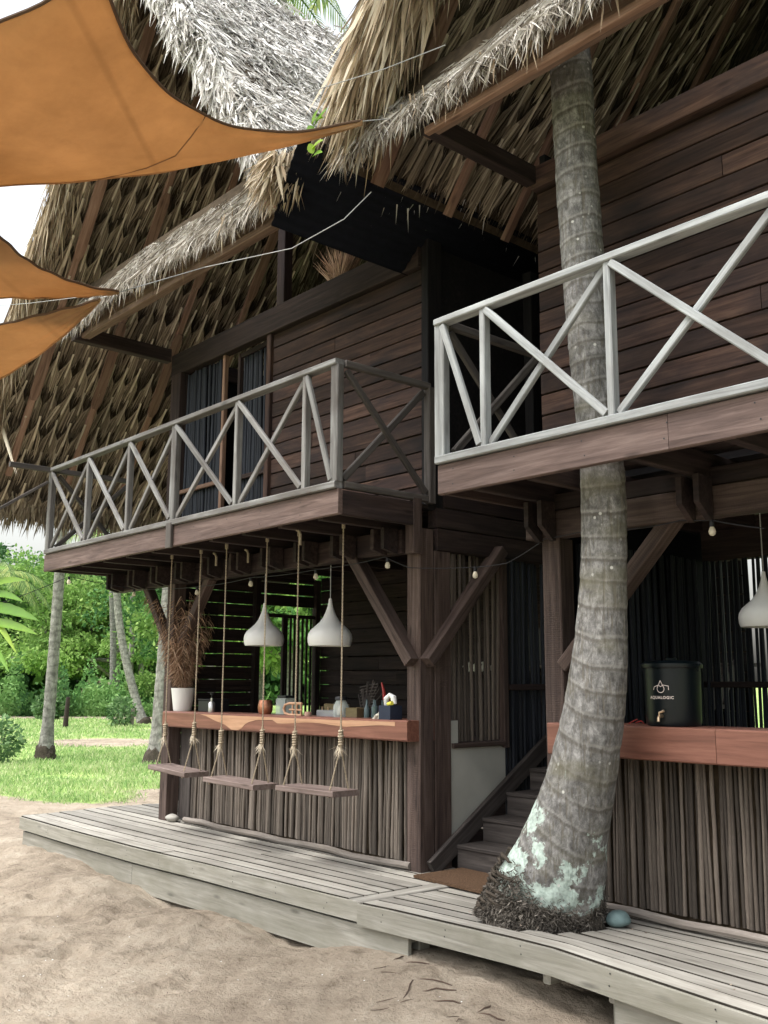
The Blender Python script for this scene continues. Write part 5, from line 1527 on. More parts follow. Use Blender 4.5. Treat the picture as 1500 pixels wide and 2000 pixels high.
lathe_thing('glass_lantern', 'large clear glass jar lantern with a dark lid and pale shell inside', 'lantern', (-6.36, 5.12, CT),
            [(0, 0), (.06, 0), (.068, .02), (.066, .10), (.045, .135), (.04, .15)], M_GLASS, 24,
            (('lid', [(.0, .175), (.044, .175), (.05, .165), (.05, .148), (.04, .148)], M_BLACK), ('shell', [(0, .01), (.03, .03), (.036, .06), (.02, .10), (0, .11)], M_BONE)))
bb_ = thing('wooden_box', 'brown open-topped wooden box right of the glass lantern', 'box', (-6.2, 5.15, CT))
for (a, b_, w_, h_) in (((-6.27, 5.10, CT + .045), (-6.13, 5.10, CT + .045), .01, .09), ((-6.27, 5.20, CT + .045), (-6.13, 5.20, CT + .045), .01, .09)):
    beam('side', a, b_, w_, h_, M_BROWNG, bb_)
for x_ in (-6.265, -6.135): beam('end', (x_, 5.105, CT + .045), (x_, 5.195, CT + .045), .01, .088, M_BROWNG, bb_)
# pierced dark vase form (leaning fan-like driftwood)
fan = thing('driftwood', 'dark lattice of driftwood leaning behind the lantern', 'driftwood', (-6.15, 5.25, CT))
mb = MB(); rd = random.Random(4)
for k in range(16):
    a = Vector((-6.26 + rd.uniform(0, .05), 5.27, CT + .03)); b_ = Vector((-6.30 + k * .018, 5.27 + rd.uniform(-.02, .02), CT + .20 + .10 * math.sin(k * .2) + rd.uniform(-.02, .02)))
    mb.tube([a, a.lerp(b_, .5) + Vector((rd.uniform(-.02, .02), 0, 0)), b_], [.006, .005, .003], 5)
for k in range(8):
    z_ = CT + .08 + k * .024; mb.tube([(-6.28 - k * .002, 5.262, z_), (-6.2, 5.268, z_ + .02), (-6.12 + k * .008, 5.262, z_ + .03)], .004, 5)
mb.build('twigs', M_STEP, fan, True)
for k in range(4):
    x_ = -6.06 + k * .052
    lathe_thing('bottle', ['tall dark glass bottle, leftmost of the four on the left bar', 'dark bottle second from left in the bottle row', 'dark bottle third from left in the bottle row',
                           'dark bottle nearest the navy box in the bottle row'][k], 'bottle', (x_, 5.14 + .03 * (k % 2), CT),
                [(0, 0), (.021, 0), (.022, .01), (.022, .085 + .01 * k), (.009, .115), (.008, .155), (0, .156)], glass('dark_bottle_glass', (.08, .12, .13), .85) if k == 0 else bpy.data.materials['dark_bottle_glass'], 14, group='bottles on the left bar')
rt = thing('bar_tool', 'red curved bar tool leaning upright behind the bottles', 'bar tool', (-5.93, 5.25, CT))
mb = MB(); mb.tube([(-5.99, 5.25, CT), (-5.97, 5.25, CT + .12), (-5.98, 5.25, CT + .22), (-6.02, 5.26, CT + .29)], [.012, .014, .013, .006], 8)
mb.tube([(-5.93, 5.26, CT), (-5.915, 5.26, CT + .11), (-5.94, 5.26, CT + .2)], [.012, .013, .008], 8); mb.build('handle', M_REDC, rt, True)
nb = thing('navy_box', 'small navy box at the right end of the left bar by the thick post', 'box', (-5.66, 5.03, CT))
beam('body', (-5.72, 5.03, CT + .06), (-5.59, 5.03, CT + .06), .12, .12, M_NAVY, nb)
fl = thing('white_cloth', 'crumpled white and yellow cloth on top of the navy box', 'cloth', (-5.66, 5.03, CT + .12))
rd = random.Random(9)
mb = MB(); mb.tube([(-5.70, 5.03, CT + .125), (-5.69, 5.02, CT + .17), (-5.66, 5.03, CT + .20), (-5.62, 5.03, CT + .18), (-5.61, 5.03, CT + .13)], [.02, .022, .016, .024, .02], 8); mb.build('fold', M_WHITE, fl, True)
mb = MB(); mb.tube([(-5.65, 5.0, CT + .13), (-5.60, 5.0, CT + .14)], [.014, .016], 8); mb.build('yellow_fold', M_YEL, fl, True)
cr_ = thing('coral_piece', 'bleached branching coral lying left of the navy box', 'coral', (-5.78, 5.04, CT))
mb = MB()
for k in range(9):
    a = Vector((-5.86 + k * .014, 5.04, CT + .012)); mb.tube([a, a + Vector((.03, rd.uniform(-.02, .02), .02 + k * .006)), a + Vector((.05, rd.uniform(-.03, .03), .03 + k * .008))], [.014, .012, .007], 6)
mb.build('branches', M_BONE, cr_, True)
# coral and driftwood on the back shelf
cs = thing('coral_piece', 'pale twisted coral piece on the back shelf inside the left bar', 'coral', (-7.35, 6.6, 1.44))
mb = MB()
for k in range(12):
    a = Vector((-6.52 + k * .02, 6.74, 1.45)); mb.tube([a, a + Vector((rd.uniform(-.05, .05), 0, rd.uniform(.03, .08))), a + Vector((rd.uniform(-.08, .08), 0, rd.uniform(.0, .12)))], [.016, .013, .006], 6)
mb.build('branches', M_BONE, cs, True)
dr = thing('driftwood', 'long grey driftwood stick lying along the back shelf', 'driftwood', (-6, 6.78, 1.44))
mb = MB(); mb.tube([(-6.35, 6.78, 1.47), (-6.1, 6.76, 1.485), (-5.8, 6.79, 1.47), (-5.55, 6.78, 1.49)], [.018, .028, .024, .012], 8); mb.build('stick_body', M_LOG, dr, True)
# board behind the back shelf (chalk board)
cb = thing('panel', 'dark square panel with thin pale frame on the back wall of the left bar', 'panel', (-6.0, 6.94, 1.7))
beam('board', (-6.05, 6.95, 1.66), (-5.52, 6.95, 1.66), .015, .34, M_BLACK, cb)
beam('frame', (-6.06, 6.94, 1.48), (-6.06, 6.94, 1.84), .012, .012, M_LINE, cb, up=(0, 1, 0))

# ---- water tank on the right bar
CTR = 1.108
TK = thing('water_dispenser', 'dark green water dispenser with round lid and brass tap on the right bar', 'water dispenser', (-3.29, 5.14, CTR))
R_ = .158; cx_, cy_ = -3.285, 5.135
mb = MB(); mb.lathe([(0, 0), (R_ * .96, 0), (R_ * .985, .012), (R_ * 1.0, .03), (R_ * 1.03, .315), (R_ * 1.03, .33)], (cx_, cy_, CTR), 56); mb.build('body', M_TANK, TK, True)
mb = MB(); mb.lathe([(R_ * 1.0, .325), (R_ * 1.10, .328), (R_ * 1.115, .336), (R_ * 1.11, .352), (R_ * 1.04, .358), (R_ * .98, .366), (R_ * .5, .372), (0, .374)], (cx_, cy_, CTR), 56); mb.build('lid', M_TANK, TK, True)
mb = MB(); mb.lathe([(.03, .372), (.032, .384), (.024, .388), (0, .389)], (cx_, cy_, CTR), 20); mb.build('lid_knob', M_TANK, TK, True)
for s in (-1, 1):
    mb = MB(); mb.tube([(cx_ + s * .175, cy_, CTR + .345), (cx_ + s * .190, cy_ - .02, CTR + .335), (cx_ + s * .178, cy_ - .01, CTR + .31)], .006, 6); mb.build('clip', M_TANK, TK, True)
# direction on the cylinder that faces the viewer and a little left
th0 = math.atan2(0 - cy_, 0 - cx_)
thL = th0 - .42


def on_tank(u, v, off=.0012):
    """u metres to the right (as seen), v metres up from the tank's foot"""
    r = R_ * (1 + .03 * v / .33) + off; a = thL + u / r
    return Vector((cx_ + r * math.cos(a), cy_ + r * math.sin(a), CTR + v))


mb = MB()
tp = on_tank(0.0, .055); nrm = Vector((math.cos(thL), math.sin(thL), 0)); rgt = Vector((-math.sin(thL), math.cos(thL), 0))
mb.tube([tp, tp + nrm * .03, tp + nrm * .045 - Vector((0, 0, .012)), tp + nrm * .047 - Vector((0, 0, .03))], [.011, .010, .009, .009], 10); mb.build('tap', M_BRASS, TK, True)
mb = MB(); mb.tube([tp + nrm * .03, tp + nrm * .03 + Vector((0, 0, .02)), tp + nrm * .032 + rgt * .03 + Vector((0, 0, .03))], [.006, .006, .008], 8); mb.build('tap_lever', M_BRASS, TK, True)


def ribbon(pts, w, name, parent):
    """flat printed line on the tank"""
    mb = MB(); n = len(pts)
    for i, (u, v) in enumerate(pts):
        a = pts[max(i - 1, 0)]; b_ = pts[min(i + 1, n - 1)]; dx, dy = b_[0] - a[0], b_[1] - a[1]; l = math.hypot(dx, dy) or 1
        px_, py_ = -dy / l * w / 2, dx / l * w / 2
        mb.v += [tuple(on_tank(u + px_, v + py_)), tuple(on_tank(u - px_, v - py_))]
    for i in range(n - 1): mb.f.append((2 * i, 2 * i + 1, 2 * i + 3, 2 * i + 2))
    return mb.build(name, M_PRINT, parent)


lc = .208   # logo centre height
drop = [(.021 * math.sin(t) * (1 - .0 * t), lc + -.021 * math.cos(t)) for t in np.linspace(0, math.pi * .72, 12)]
dropr = drop + [(0, lc + .047)]
ribbon([(a, b_) for a, b_ in dropr], .0035, 'logo_line', TK); ribbon([(-a, b_) for a, b_ in dropr], .0035, 'logo_line', TK)
ribbon([(-.046, lc - .006), (-.040, lc + .012), (-.010, lc + .022), (0.0, lc + .012)], .0035, 'logo_line', TK)
ribbon([(.046, lc - .006), (.046, lc + .016), (.016, lc + .022), (0.0, lc + .012)], .0035, 'logo_line', TK)
tcv = bpy.data.curves.new('lettering', 'FONT'); tcv.body = 'AQUALOGIC'; tcv.size = .022; tcv.align_x = 'CENTER'; tcv.space_character = 1.2; tcv.offset = .0006
tob = bpy.data.objects.new('lettering_tmp', tcv); COL.objects.link(tob)
bpy.context.view_layer.update()
tme = bpy.data.meshes.new_from_object(tob.evaluated_get(bpy.context.evaluated_depsgraph_get()))
bpy.data.objects.remove(tob)
for v in tme.vertices:
    p = on_tank(v.co.x, .152 + v.co.y); v.co = p
tme.materials.clear()
link(bpy.data.objects.new('lettering', tme), TK, M_PRINT)
wr = thing('cord_loop', 'little loop of red cord on the right bar left of the dispenser', 'cord', (-3.5, 5.1, CTR))
mb = MB(); mb.tube([(-3.56, 5.08, CTR), (-3.53, 5.08, CTR + .015), (-3.50, 5.08, CTR + .028), (-3.485, 5.08, CTR + .012), (-3.51, 5.08, CTR + .008), (-3.47, 5.08, CTR + .02), (-3.45, 5.08, CTR + .002)], .003, 6); mb.build('loop', M_REDC, wr, True)

# ---------------------------------------------------------------- string lights and ropes
def sag(a, b, s, n=14):
    a, b = Vector(a), Vector(b)
    return [a.lerp(b, i / n) - Vector((0, 0, s * 4 * (i / n) * (1 - i / n))) for i in range(n + 1)]


SLg = thing('string_lights', 'black string-light cable with clear bulbs draped under the balconies', 'string lights', (-6, 4.9, 2.3))
wp = [at(-20, 1185, 3.4), at(135, 1126, 4.3), at(262, 1150, 4.95), at(395, 1145, 4.97), at(490, 1128, 4.97), at(620, 1112, 4.97), at(752, 1088, 4.96), at(800, 1109, 4.98), at(925, 1108, 5.28), at(990, 1100, 5.25), at(1065, 1052, 4.95), at(1130, 1040, 4.96), at(1262, 1030, 4.97), at(1330, 1016, 4.95), at(1390, 1016, 4.95), at(1520, 1035, 4.9)]
mb = MB(); allp = []
for a, b_ in zip(wp[:-1], wp[1:]): allp += sag(a, b_, .012 * (b_ - a).length, 5)[:-1]
mb.tube(allp, .0035, 5); mb.build('cable', M_WIRE, SLg, True)
for i, (px_, py_, Y_) in enumerate(((135, 1126, 4.3), (262, 1150, 4.95), (385, 1146, 4.97), (490, 1128, 4.97), (617, 1113, 4.97), (757, 1090, 4.96), (928, 1108, 5.28), (1390, 1018, 4.95))):
    p = at(px_, py_, Y_); mb = MB(); mb.lathe([(0, 0), (.012, 0), (.014, -.02), (.012, -.032)], tuple(p), 10)
    sk = mb.build('socket', M_WIRE, SLg, True)
    mb = MB(); mb.lathe([(.010, -.03), (.016, -.042), (.021, -.058), (.018, -.074), (.008, -.082), (0, -.083)], tuple(p), 12)
    mb.build('bulb', M_BULB, sk, True)


# sails: outline curves on a nearly level plane, sagging between tips
def sail(name, label, edge_a, edge_b, z_of, sagk, group='orange shade sails'):
    """edge_a and edge_b: two lists of plan points (x, y) that meet in the tip (last)"""
    t = thing(name, label, 'shade sail', (edge_a[-1][0], edge_a[-1][1], z_of(*edge_a[-1])), group)
    def res(e, n):
        e = np.array(e, float); d = np.r_[0, np.cumsum(np.hypot(*np.diff(e, axis=0).T))]; s = np.linspace(0, d[-1], n)
        # smooth through the points
        xs = np.interp(s, d, e[:, 0]); ys = np.interp(s, d, e[:, 1])
        for _ in range(6):
            xs[1:-1] = (xs[:-2] + 2 * xs[1:-1] + xs[2:]) / 4; ys[1:-1] = (ys[:-2] + 2 * ys[1:-1] + ys[2:]) / 4
        return np.stack([xs, ys], -1)
    n, m = 60, 30
    A, Bc = res(edge_a, n), res(edge_b, n)
    V = []
    for i in range(n):
        for j in range(m):
            w = j / (m - 1); p = A[i] * (1 - w) + Bc[i] * w
            z = z_of(p[0], p[1]) - sagk * math.sin(math.pi * w) * math.sin(math.pi * min(1, (n - 1 - i) / (n - 1) * .9 + .05)) \
                + .010 * math.sin(w * 31 + i * .05) * max(0, (i / n) - .6) * 2.0 + .006 * math.sin(w * 17 + 3 * math.sin(i * .11)) * (i / n) + .004 * math.sin(i * .9 + w * 4) * (w < .12 or w > .9)
            V.append((p[0], p[1], z))
    ii = np.arange(n * m).reshape(n, m)
    q_ = np.stack([ii[:-1, :-1], ii[:-1, 1:], ii[1:, 1:], ii[1:, :-1]], -1).reshape(-1, 4)
    me = mesh_np('canvas', V, q_, smooth=True)
    o = link(bpy.data.objects.new('canvas', me), t, M_SAIL)
    md = o.modifiers.new('t', 'SOLIDIFY'); md.thickness = .003
    V = np.array(V).reshape(n, m, 3)
    for j in (0, m - 1):
        mb = MB(); mb.tube([V[i, j] for i in range(n)], .008, 6); mb.build('hem', M_HEM if j == 0 else M_SAIL, t, True)
    return t, V


def on_plane(px_, py_, z0, ax_, ay_):
    """point of the sail plane z = z0 + ax x + ay y seen at a pixel of the photograph"""
    R = CR * ((px_ - 750) / FPX) - CU * ((py_ - 1000) / FPX) + CF
    k = (z0 - EYE) / (R.z - ax_ * R.x - ay_ * R.y)
    return (R.x * k, R.y * k)


pl1 = (3.75, 0.0, 0.22)
zf1 = lambda x, y: pl1[0] + pl1[2] * y
ea = [on_plane(*p, *pl1) for p in ((-380, 200), (-150, 110), (0, 42), (65, 18), (110, -5), (170, -60), (195, -75), (205, -40), (217, 10), (245, 75), (290, 145), (350, 200), (400, 226), (450, 248), (510, 258), (570, 258), (640, 250), (708, 237))]
eb = [on_plane(*p, *pl1) for p in ((-380, 60), (-330, 330), (-260, 375), (-60, 366), (60, 360), (150, 355), (240, 348), (320, 337), (400, 322), (480, 303), (560, 281), (630, 261), (708, 237))]
S1, V1 = sail('shade_sail', 'large orange shade sail at the top left, its long tip reaching the right roof', ea, eb, zf1, .10)
# second layer edge (the sail's seam band)
seam = [V1[int(59 * (a_))][int(29 * b_)] for a_, b_ in ((.765, .0), (.755, .25), (.735, .5), (.70, .75), (.66, 1.0))]
mb = MB(); mb.tube([Vector(p) - Vector((0, 0, .006)) for p in sag(seam[0], seam[-1], 0, 1)[:1] + [Vector(p) for p in seam]], .0035, 5); mb.build('seam', M_SEAM, S1, True)
pl2 = (3.6, 0, 0.05); zf2 = lambda x, y: pl2[0] + pl2[2] * y
ea = [on_plane(*p, *pl2) for p in ((-200, 330), (-80, 400), (0, 462), (45, 502), (90, 530), (150, 553), (232, 571))]
eb = [on_plane(*p, *pl2) for p in ((-260, 560), (-120, 575), (0, 580), (60, 583), (120, 583), (180, 580), (232, 571))]
S2, V2 = sail('shade_sail', 'orange shade sail tip at mid left, upper one of the two small tips', ea, eb, zf2, .02)
pl3 = (3.45, 0, 0.05); zf3 = lambda x, y: pl3[0] + pl3[2] * y
ea = [on_plane(*p, *pl3) for p in ((-260, 700), (-100, 655), (0, 634), (60, 620), (120, 604), (195, 586))]
eb = [on_plane(*p, *pl3) for p in ((-260, 860), (-100, 790), (0, 740), (50, 712), (100, 678), (150, 634), (195, 586))]
S3, V3 = sail('shade_sail', 'orange shade sail tip at mid left, lower one sloping down to the left edge', ea, eb, zf3, .03)


def rope_line(pts, label, r=.0032, s=.0):
    t = MB(); allp = []
    for a, b_ in zip(pts[:-1], pts[1:]): allp += sag(a, b_, s, 8)[:-1]
    allp.append(pts[-1]); t.tube(allp, r, 6)
    o = t.build('sail_rope', M_LINE, None, True); tag(o, label, 'rope'); return o


tip1 = Vector((*on_plane(708, 237, *pl1), zf1(*on_plane(708, 237, *pl1))))
tip2 = Vector((*on_plane(232, 571, *pl2), zf2(*on_plane(232, 571, *pl2))))
rope_line([tip1, at(760, 232, 3.9)], 'short cord from the large sail tip into the right thatch')
rope_line([at(150, 597, 3.6), tip2, at(400, 522, 3.6), at(570, 485, 3.75), at(672, 428, 3.9), at(725, 375, 4.05)], 'pale cord from the upper small sail tip to the dark valley sheet')
rope_line([at(352, 259, 2.6), at(490, 214, 2.9), at(750, 135, 3.3), at(870, 88, 3.6)], 'pale cord running up across the big sail to the right eave thatch')
rope_line([at(-40, 600, 3.0), at(60, 592, 3.2), at(150, 581, 3.4)], 'thin pale cord behind the small sail tips')

# ---------------------------------------------------------------- planting and background
def palm(name, label, base, top, r0, r1, nf, fl, bend=(0, 0), boss=True, droop=1.9, group='coconut palms on the lawn', leaf=.6, seed=1):
    t = thing(name, label, 'palm tree', base, group); rd = random.Random(seed)
    b, tp = Vector(base), Vector(top); pts, rads = [], []
    N = 46
    for i in range(N + 1):
        u = i / N; p = b.lerp(tp, u) + Vector((bend[0], bend[1], 0)) * (math.sin(u * math.pi) if True else 0)
        pts.append(p); f = r0 * (1.55 if u < .01 else 1.0 + .55 * max(0, 1 - u * N / 3.5)) * (1 - u) + r1 * u
        rads.append(f * (1 + (.03 if i % 2 else -.03)))
    mb = MB(); mb.tube(pts, rads, 14); mb.build('trunk', M_BARKF, t, True)
    if boss:
        mb = MB(); mb.tube([b + Vector((0, 0, -.1 + .055 * q_)) for q_ in range(9)], [r0 * (1.95 - .075 * q_) for q_ in range(8)] + [r0 * 1.0], 18)
        for q_, v in enumerate(mb.v):
            rd.random(); k_ = rd.uniform(.92, 1.10); mb.v[q_] = (b.x + (v[0] - b.x) * k_, b.y + (v[1] - b.y) * k_, v[2] + rd.uniform(-.05, .05) * (v[2] > b.z + .15))
        mb.build('root_boss', M_ROOTB, t, True)
    for k in range(nf):
        a_ = 2 * math.pi * k / nf + rd.uniform(-.2, .2)
        frond(t, tp, (math.cos(a_), math.sin(a_), rd.uniform(-.1, 1.1)), fl * rd.uniform(.85, 1.1), droop * rd.uniform(.8, 1.2), M_FROND, nleaf=38, leaf=leaf)
    return t


g = GZ
palm('coconut_palm', 'nearest straight grey palm trunk on the lawn, with a dark cut base', (-21.45, 9.0, g), tuple(at(136, 700, 9.1)), .135, .095, 12, 3.6, (.05, .05), seed=1)
palm('coconut_palm', 'curved pale palm trunk leaning left, its foot swept to the right', (at(281, 1420, 18.2).x, 18.2, g), tuple(at(244, 960, 17.6)), .17, .125, 13, 3.8, (-.42, -.48), seed=2, droop=2.4)
palm('coconut_palm', 'palm trunk partly hidden behind the left bar, dark fibrous base', (-18.86, 10.30, g), tuple(at(345, 760, 10.6)), .18, .12, 10, 3.2, (.05, .05), seed=3)
for k, (px_, Y_, h_, lab) in enumerate(((222, 25, 9, 'slim straight far palm, left of the curved trunk'), (252, 30, 10, 'slim far palm trunk just right of the curved trunk'), (270, 33, 10.5, 'far thin palm trunk, rightmost one before the bar'),
                                        (-60, 15.5, 6.2, 'palm with low crown of yellow-green fronds seen under the left eave'))):
    p = at(px_, 1340, Y_)
    palm('coconut_palm', lab, (p.x, p.y, g), (p.x - .3, p.y - .6 + .5 * k, h_), .2, .14, 13, 3.6 if k < 3 else 3.8, (.1, .1), boss=False, seed=10 + k, droop=2.0, leaf=.75)
# fronds behind the roof top
bp = at(545, -40, 13.0)
palm('coconut_palm', 'green palm fronds showing above the left roof ridge', (bp.x + 3.2, bp.y + .8, g), tuple(bp), .2, .14, 14, 3.2, seed=31, boss=False)


def leaf_cloud(P, N, size, mat, name, rnd=None, flat=.5):
    n = len(P); d = rng.normal(0, 1, (n, 3)) + N * 1.2; d[:, 2] -= .3; d /= np.linalg.norm(d, axis=1)[:, None]
    L = size * rng.uniform(.6, 1.3, n); W = np.cross(d, rng.normal(0, 1, (n, 3))); W /= np.linalg.norm(W, axis=1)[:, None]
    return blades(name, P, d * L[:, None], W * (L * .28)[:, None], rnd=rnd)


def tree(name, label, c, h, w, n, mat, size, group='broadleaf trees beyond the lawn', seed=0, low=.12, lobes=12):
    t = thing(name, label, 'tree', c, group); r = np.random.default_rng(seed); rd = random.Random(seed)
    c = Vector(c)
    # lobes
    cen, rad = [], []
    for k in range(lobes):
        a_ = r.uniform(0, 6.28); q_ = r.uniform(.0, .85) ** .6
        zc = h * r.uniform(low + .12, .86); wr = w * .5 * (1 - .55 * (zc / h) ** 2)
        cen.append((c.x + math.cos(a_) * q_ * wr, c.y + math.sin(a_) * q_ * wr, c.z + zc)); rad.append(w * r.uniform(.14, .26))
    cen = np.array(cen); rad = np.array(rad)
    mb = MB(); mb.tube([c - Vector((0, 0, .2)), c + Vector((.1, 0, h * .3)), c + Vector((0, .1, h * .7))], [w * .035, w * .027, w * .01], 8)
    for k in range(min(7, lobes)):
        mb.tube([c + Vector((0, 0, h * (.2 + .05 * k))), Vector(cen[k])], [w * .016, w * .006], 6)
    mb.build('trunk', M_BARKF, t, True)
    # sub-clumps on the lobes
    m = lobes * 11; li = r.integers(0, lobes, m); dv = r.normal(0, 1, (m, 3)); dv /= np.linalg.norm(dv, axis=1)[:, None]; dv[:, 2] = np.abs(dv[:, 2]) * .9 - .15
    sc_ = cen[li] + dv * rad[li][:, None] * r.uniform(.75, 1.1, (m, 1)); sr = rad[li] * r.uniform(.22, .42, m)
    si = r.integers(0, m, n); dd = r.normal(0, 1, (n, 3)); dd /= np.linalg.norm(dd, axis=1)[:, None]
    P = sc_[si] + dd * (sr[si] * r.uniform(.3, 1.15, n))[:, None] * np.array([1.15, 1.15, .7])
    tone = r.uniform(.2, .8, m)
    k_ = P[:, 2] > c.z + .1; P, dd, si = P[k_], dd[k_], si[k_]
    me = leaf_cloud(P, dd, size, mat, 'crown', rnd=np.clip(tone[si] + r.normal(0, .16, len(si)), 0, 1))
    link(bpy.data.objects.new('crown', me), t, mat)
    return t


TL = [(-20, 47, 17, 15, 0, 'broad dark green tree at the far left behind the yellow-green leaves'), (60, 52, 13, 12, 0, 'dense mid-green tree left of the nearest palm trunk'), (120, 46, 12, 13, 1, 'bright green tree behind the nearest palm trunk'),
      (170, 56, 15, 14, 0, 'dark layered tree between the two pale palms'), (225, 50, 11, 11, 1, 'light yellow-green tree behind the curved palm'), (285, 58, 15, 14, 0, 'dark tree behind the curved palm, close to the bar'),
      (345, 50, 13, 13, 0, 'dark green tree seen through the slats of the left bar'), (420, 44, 13, 13, 1, 'bright tree beyond the bar side wall, left'), (500, 40, 12, 12, 1, 'sunlit green tree framed by the bar window'),
      (570, 40, 13, 12, 0, 'dark tree behind the barred window of the left bar')]
for k, (px_, Y_, h_, w_, kind, lab) in enumerate(TL):
    p = at(px_, 1335, Y_ * .62)
    tree('broadleaf_tree', lab, (p.x, p.y, g), h_ * .78, w_ * .95, 13000, M_LEAFL if kind else M_LEAF, .25, seed=100 + k)
# undergrowth line in front of the trees
n = 34000; ang = np.radians(rng.uniform(146, 168, n)); d = rng.uniform(49, 57, n)
zz_ = GZ + (rng.random(n) ** 1.5) * (.25 + 3.4 * vnoise(ang * 75, d * .25 + 2, 1.0, 5) ** 2.2)
P = np.stack([d * np.cos(ang), d * np.sin(ang), zz_], -1)
o = link(bpy.data.objects.new('undergrowth', leaf_cloud(P, np.tile([0.6, -.3, .5], (n, 1)), .22, M_LEAF, 'undergrowth', rnd=np.clip(vnoise(ang * 90, d, 1.5, 8) * .9 + .3 + rng.normal(0, .15, n), 0, 1))), None, M_LEAF)
tag(o, 'tangled green undergrowth along the foot of the trees', 'undergrowth', kind='stuff')
# far wood behind everything
n = 60000; ang = np.radians(rng.uniform(138, 172, n)); d = rng.uniform(74, 90, n)
zz_ = GZ + rng.random(n) * (8.0 + 5 * vnoise(ang * 30, d * .05, 1.0, 15))
P = np.stack([d * np.cos(ang), d * np.sin(ang), zz_], -1)
o = link(bpy.data.objects.new('far_wood', leaf_cloud(P, np.tile([0.6, -.3, .5], (n, 1)), .75, M_LEAF, 'far_wood', rnd=np.clip(vnoise(ang * 60, zz_ * .6, 1.0, 18) + rng.normal(0, .12, n), 0, 1))), None, M_LEAF)
tag(o, 'dense far wood closing the view behind the garden trees', 'wood', kind='stuff')


def bush(name, label, c, r, n, mat, size, cat='bush', group=None, stems=6, sq=(1, 1, 1)):
    t = thing(name, label, cat, c, group); c = Vector(c)
    mb = MB()
    for k in range(stems):
        a_ = 6.28 * k / stems; mb.tube([c - Vector((0, 0, .05)), c + Vector((math.cos(a_) * r * .3, math.sin(a_) * r * .3, r * .8 * sq[2])), c + Vector((math.cos(a_) * r * .6, math.sin(a_) * r * .6, r * 1.5 * sq[2]))], [.02 * r + .004, .012 * r + .003, .004], 5)
    mb.build('stems', M_LOG, t, True)
    dd = rng.normal(0, 1, (n, 3)); dd /= np.linalg.norm(dd, axis=1)[:, None]
    P = np.array(c + Vector((0, 0, r * sq[2]))) + dd * (r * rng.uniform(.35, 1.05, n) ** .6)[:, None] * np.array(sq)
    link(bpy.data.objects.new('foliage', leaf_cloud(P, dd, size, mat, 'foliage')), t, mat)
    return t


p = at(235, 1425, 16.4); bush('shrub', 'small leafy shrub tied beside a stake on the lawn', (p.x, p.y, g), .50, 620, M_BUSH, .13, 'shrub', sq=(1, 1, 1.15))
mb = MB(); mb.tube([(p.x + .25, p.y + .3, g - .1), (p.x + .26, p.y + .32, g + .75)], .07, 8); o = mb.build('stake', M_LOG, None, True); tag(o, 'short dark stake behind the small leafy shrub', 'stake')
p = at(127, 1428, 14.5); mb = MB(); mb.tube([(p.x, p.y, g - .1), (p.x + .03, p.y, g + .5), (p.x + .06, p.y + .02, g + 1.15)], [.1, .085, .07], 9); o = mb.build('fence_post', M_DARK, None, True); tag(o, 'lone dark wooden post standing on the lawn', 'post')
for k, (px_, Y_, r_, lab) in enumerate(((190, 38, .9, 'brown heap of dead brush at the wood edge'), (285, 36, 1.1, 'round yellow-green bush at the wood edge, near the bar'), (95, 24, .55, 'low green bush behind the nearest palm'))):
    p = at(px_, 1345, Y_ * .72)
    bush('bush', lab, (p.x, p.y, g), r_, 1500, (M_LITTER, M_LEAFL, M_BUSH)[k], .2, 'bush')
# bush at the left edge, nearer
bush('bush', 'dark leafy bush at the left edge of the photo, low by the lawn', (at(-18, 1410, 7.6).x, 7.6, g), .66, 1100, M_BUSH, .10, 'bush', sq=(1, 1, .75))
# broad bright leaves at the left edge
BL_ = thing('broadleaf_plant', 'bright yellow-green broad leaves entering at the left edge', 'plant', (-6.9, 2.1, g))
st_base = Vector((-6.95, 2.02, g)); mb = MB()
ctr = at(-25, 1190, 2.35); mb.tube([st_base, st_base.lerp(ctr, .5) + Vector((.05, 0, .1)), ctr], [.03, .022, .014], 8); mb.build('stem', M_LOG, BL_, True)


def big_leaf(parent, base, tip, width, mat, droop=.04):
    base, tip = Vector(base), Vector(tip); L = (tip - base).length; u = (tip - base) / L
    side = u.cross(Vector((.3, -.9, .5))).normalized(); nr = side.cross(u); n = 14; V = []
    for i in range(n + 1):
        t = i / n; w = width * (math.sin(math.pi * t ** .75) ** .8) * (1 + .05 * math.sin(t * 30)); c_ = base + u * (L * t) - Vector((0, 0, droop * t * t * 2)) 
        V += [c_ - side * w / 2 + nr * w * .18, c_, c_ + side * w / 2 + nr * w * .18]
    q_ = [(3 * i + j, 3 * i + j + 1, 3 * i + j + 4, 3 * i + j + 3) for i in range(n) for j in (0, 1)]
    me = mesh_np('leaf', [tuple(v) for v in V], q_, rnd_q=np.full(len(q_), random.uniform(.35, 1)), smooth=True)
    return link(bpy.data.objects.new('leaf', me), parent, mat)


Yl = 2.35
for (a, b_, w_) in (((-30, 1150), (52, 1108), .06), ((-30, 1185), (78, 1186), .075), ((-30, 1215), (76, 1213), .06), ((-25, 1160), (48, 1150), .05), ((-30, 1240), (20, 1288), .045), ((-40, 1130), (15, 1085), .06),
                    ((-20, 1200), (35, 1252), .04), ((-60, 1190), (-10, 1130), .08)):
    big_leaf(BL_, at(*a, Yl), at(*b_, Yl - .05), w_, M_BROAD)

# hanging dead leaf blade at the left edge
mb = MB(); n = 5
P = np.array([at(-10, 790, 3.9)] * n) + rng.normal(0, .012, (n, 3)); D = np.array([at(36, 935, 3.9) - at(-10, 790, 3.9)] * n) * rng.uniform(.7, 1, (n, 1)); Wd = np.tile([.012, .004, .004], (n, 1))
o = link(bpy.data.objects.new('loose_palm_blades', blades('loose_palm_blades', P, D, Wd, rnd=np.full(n, .95))), RL, M_THRAKE)

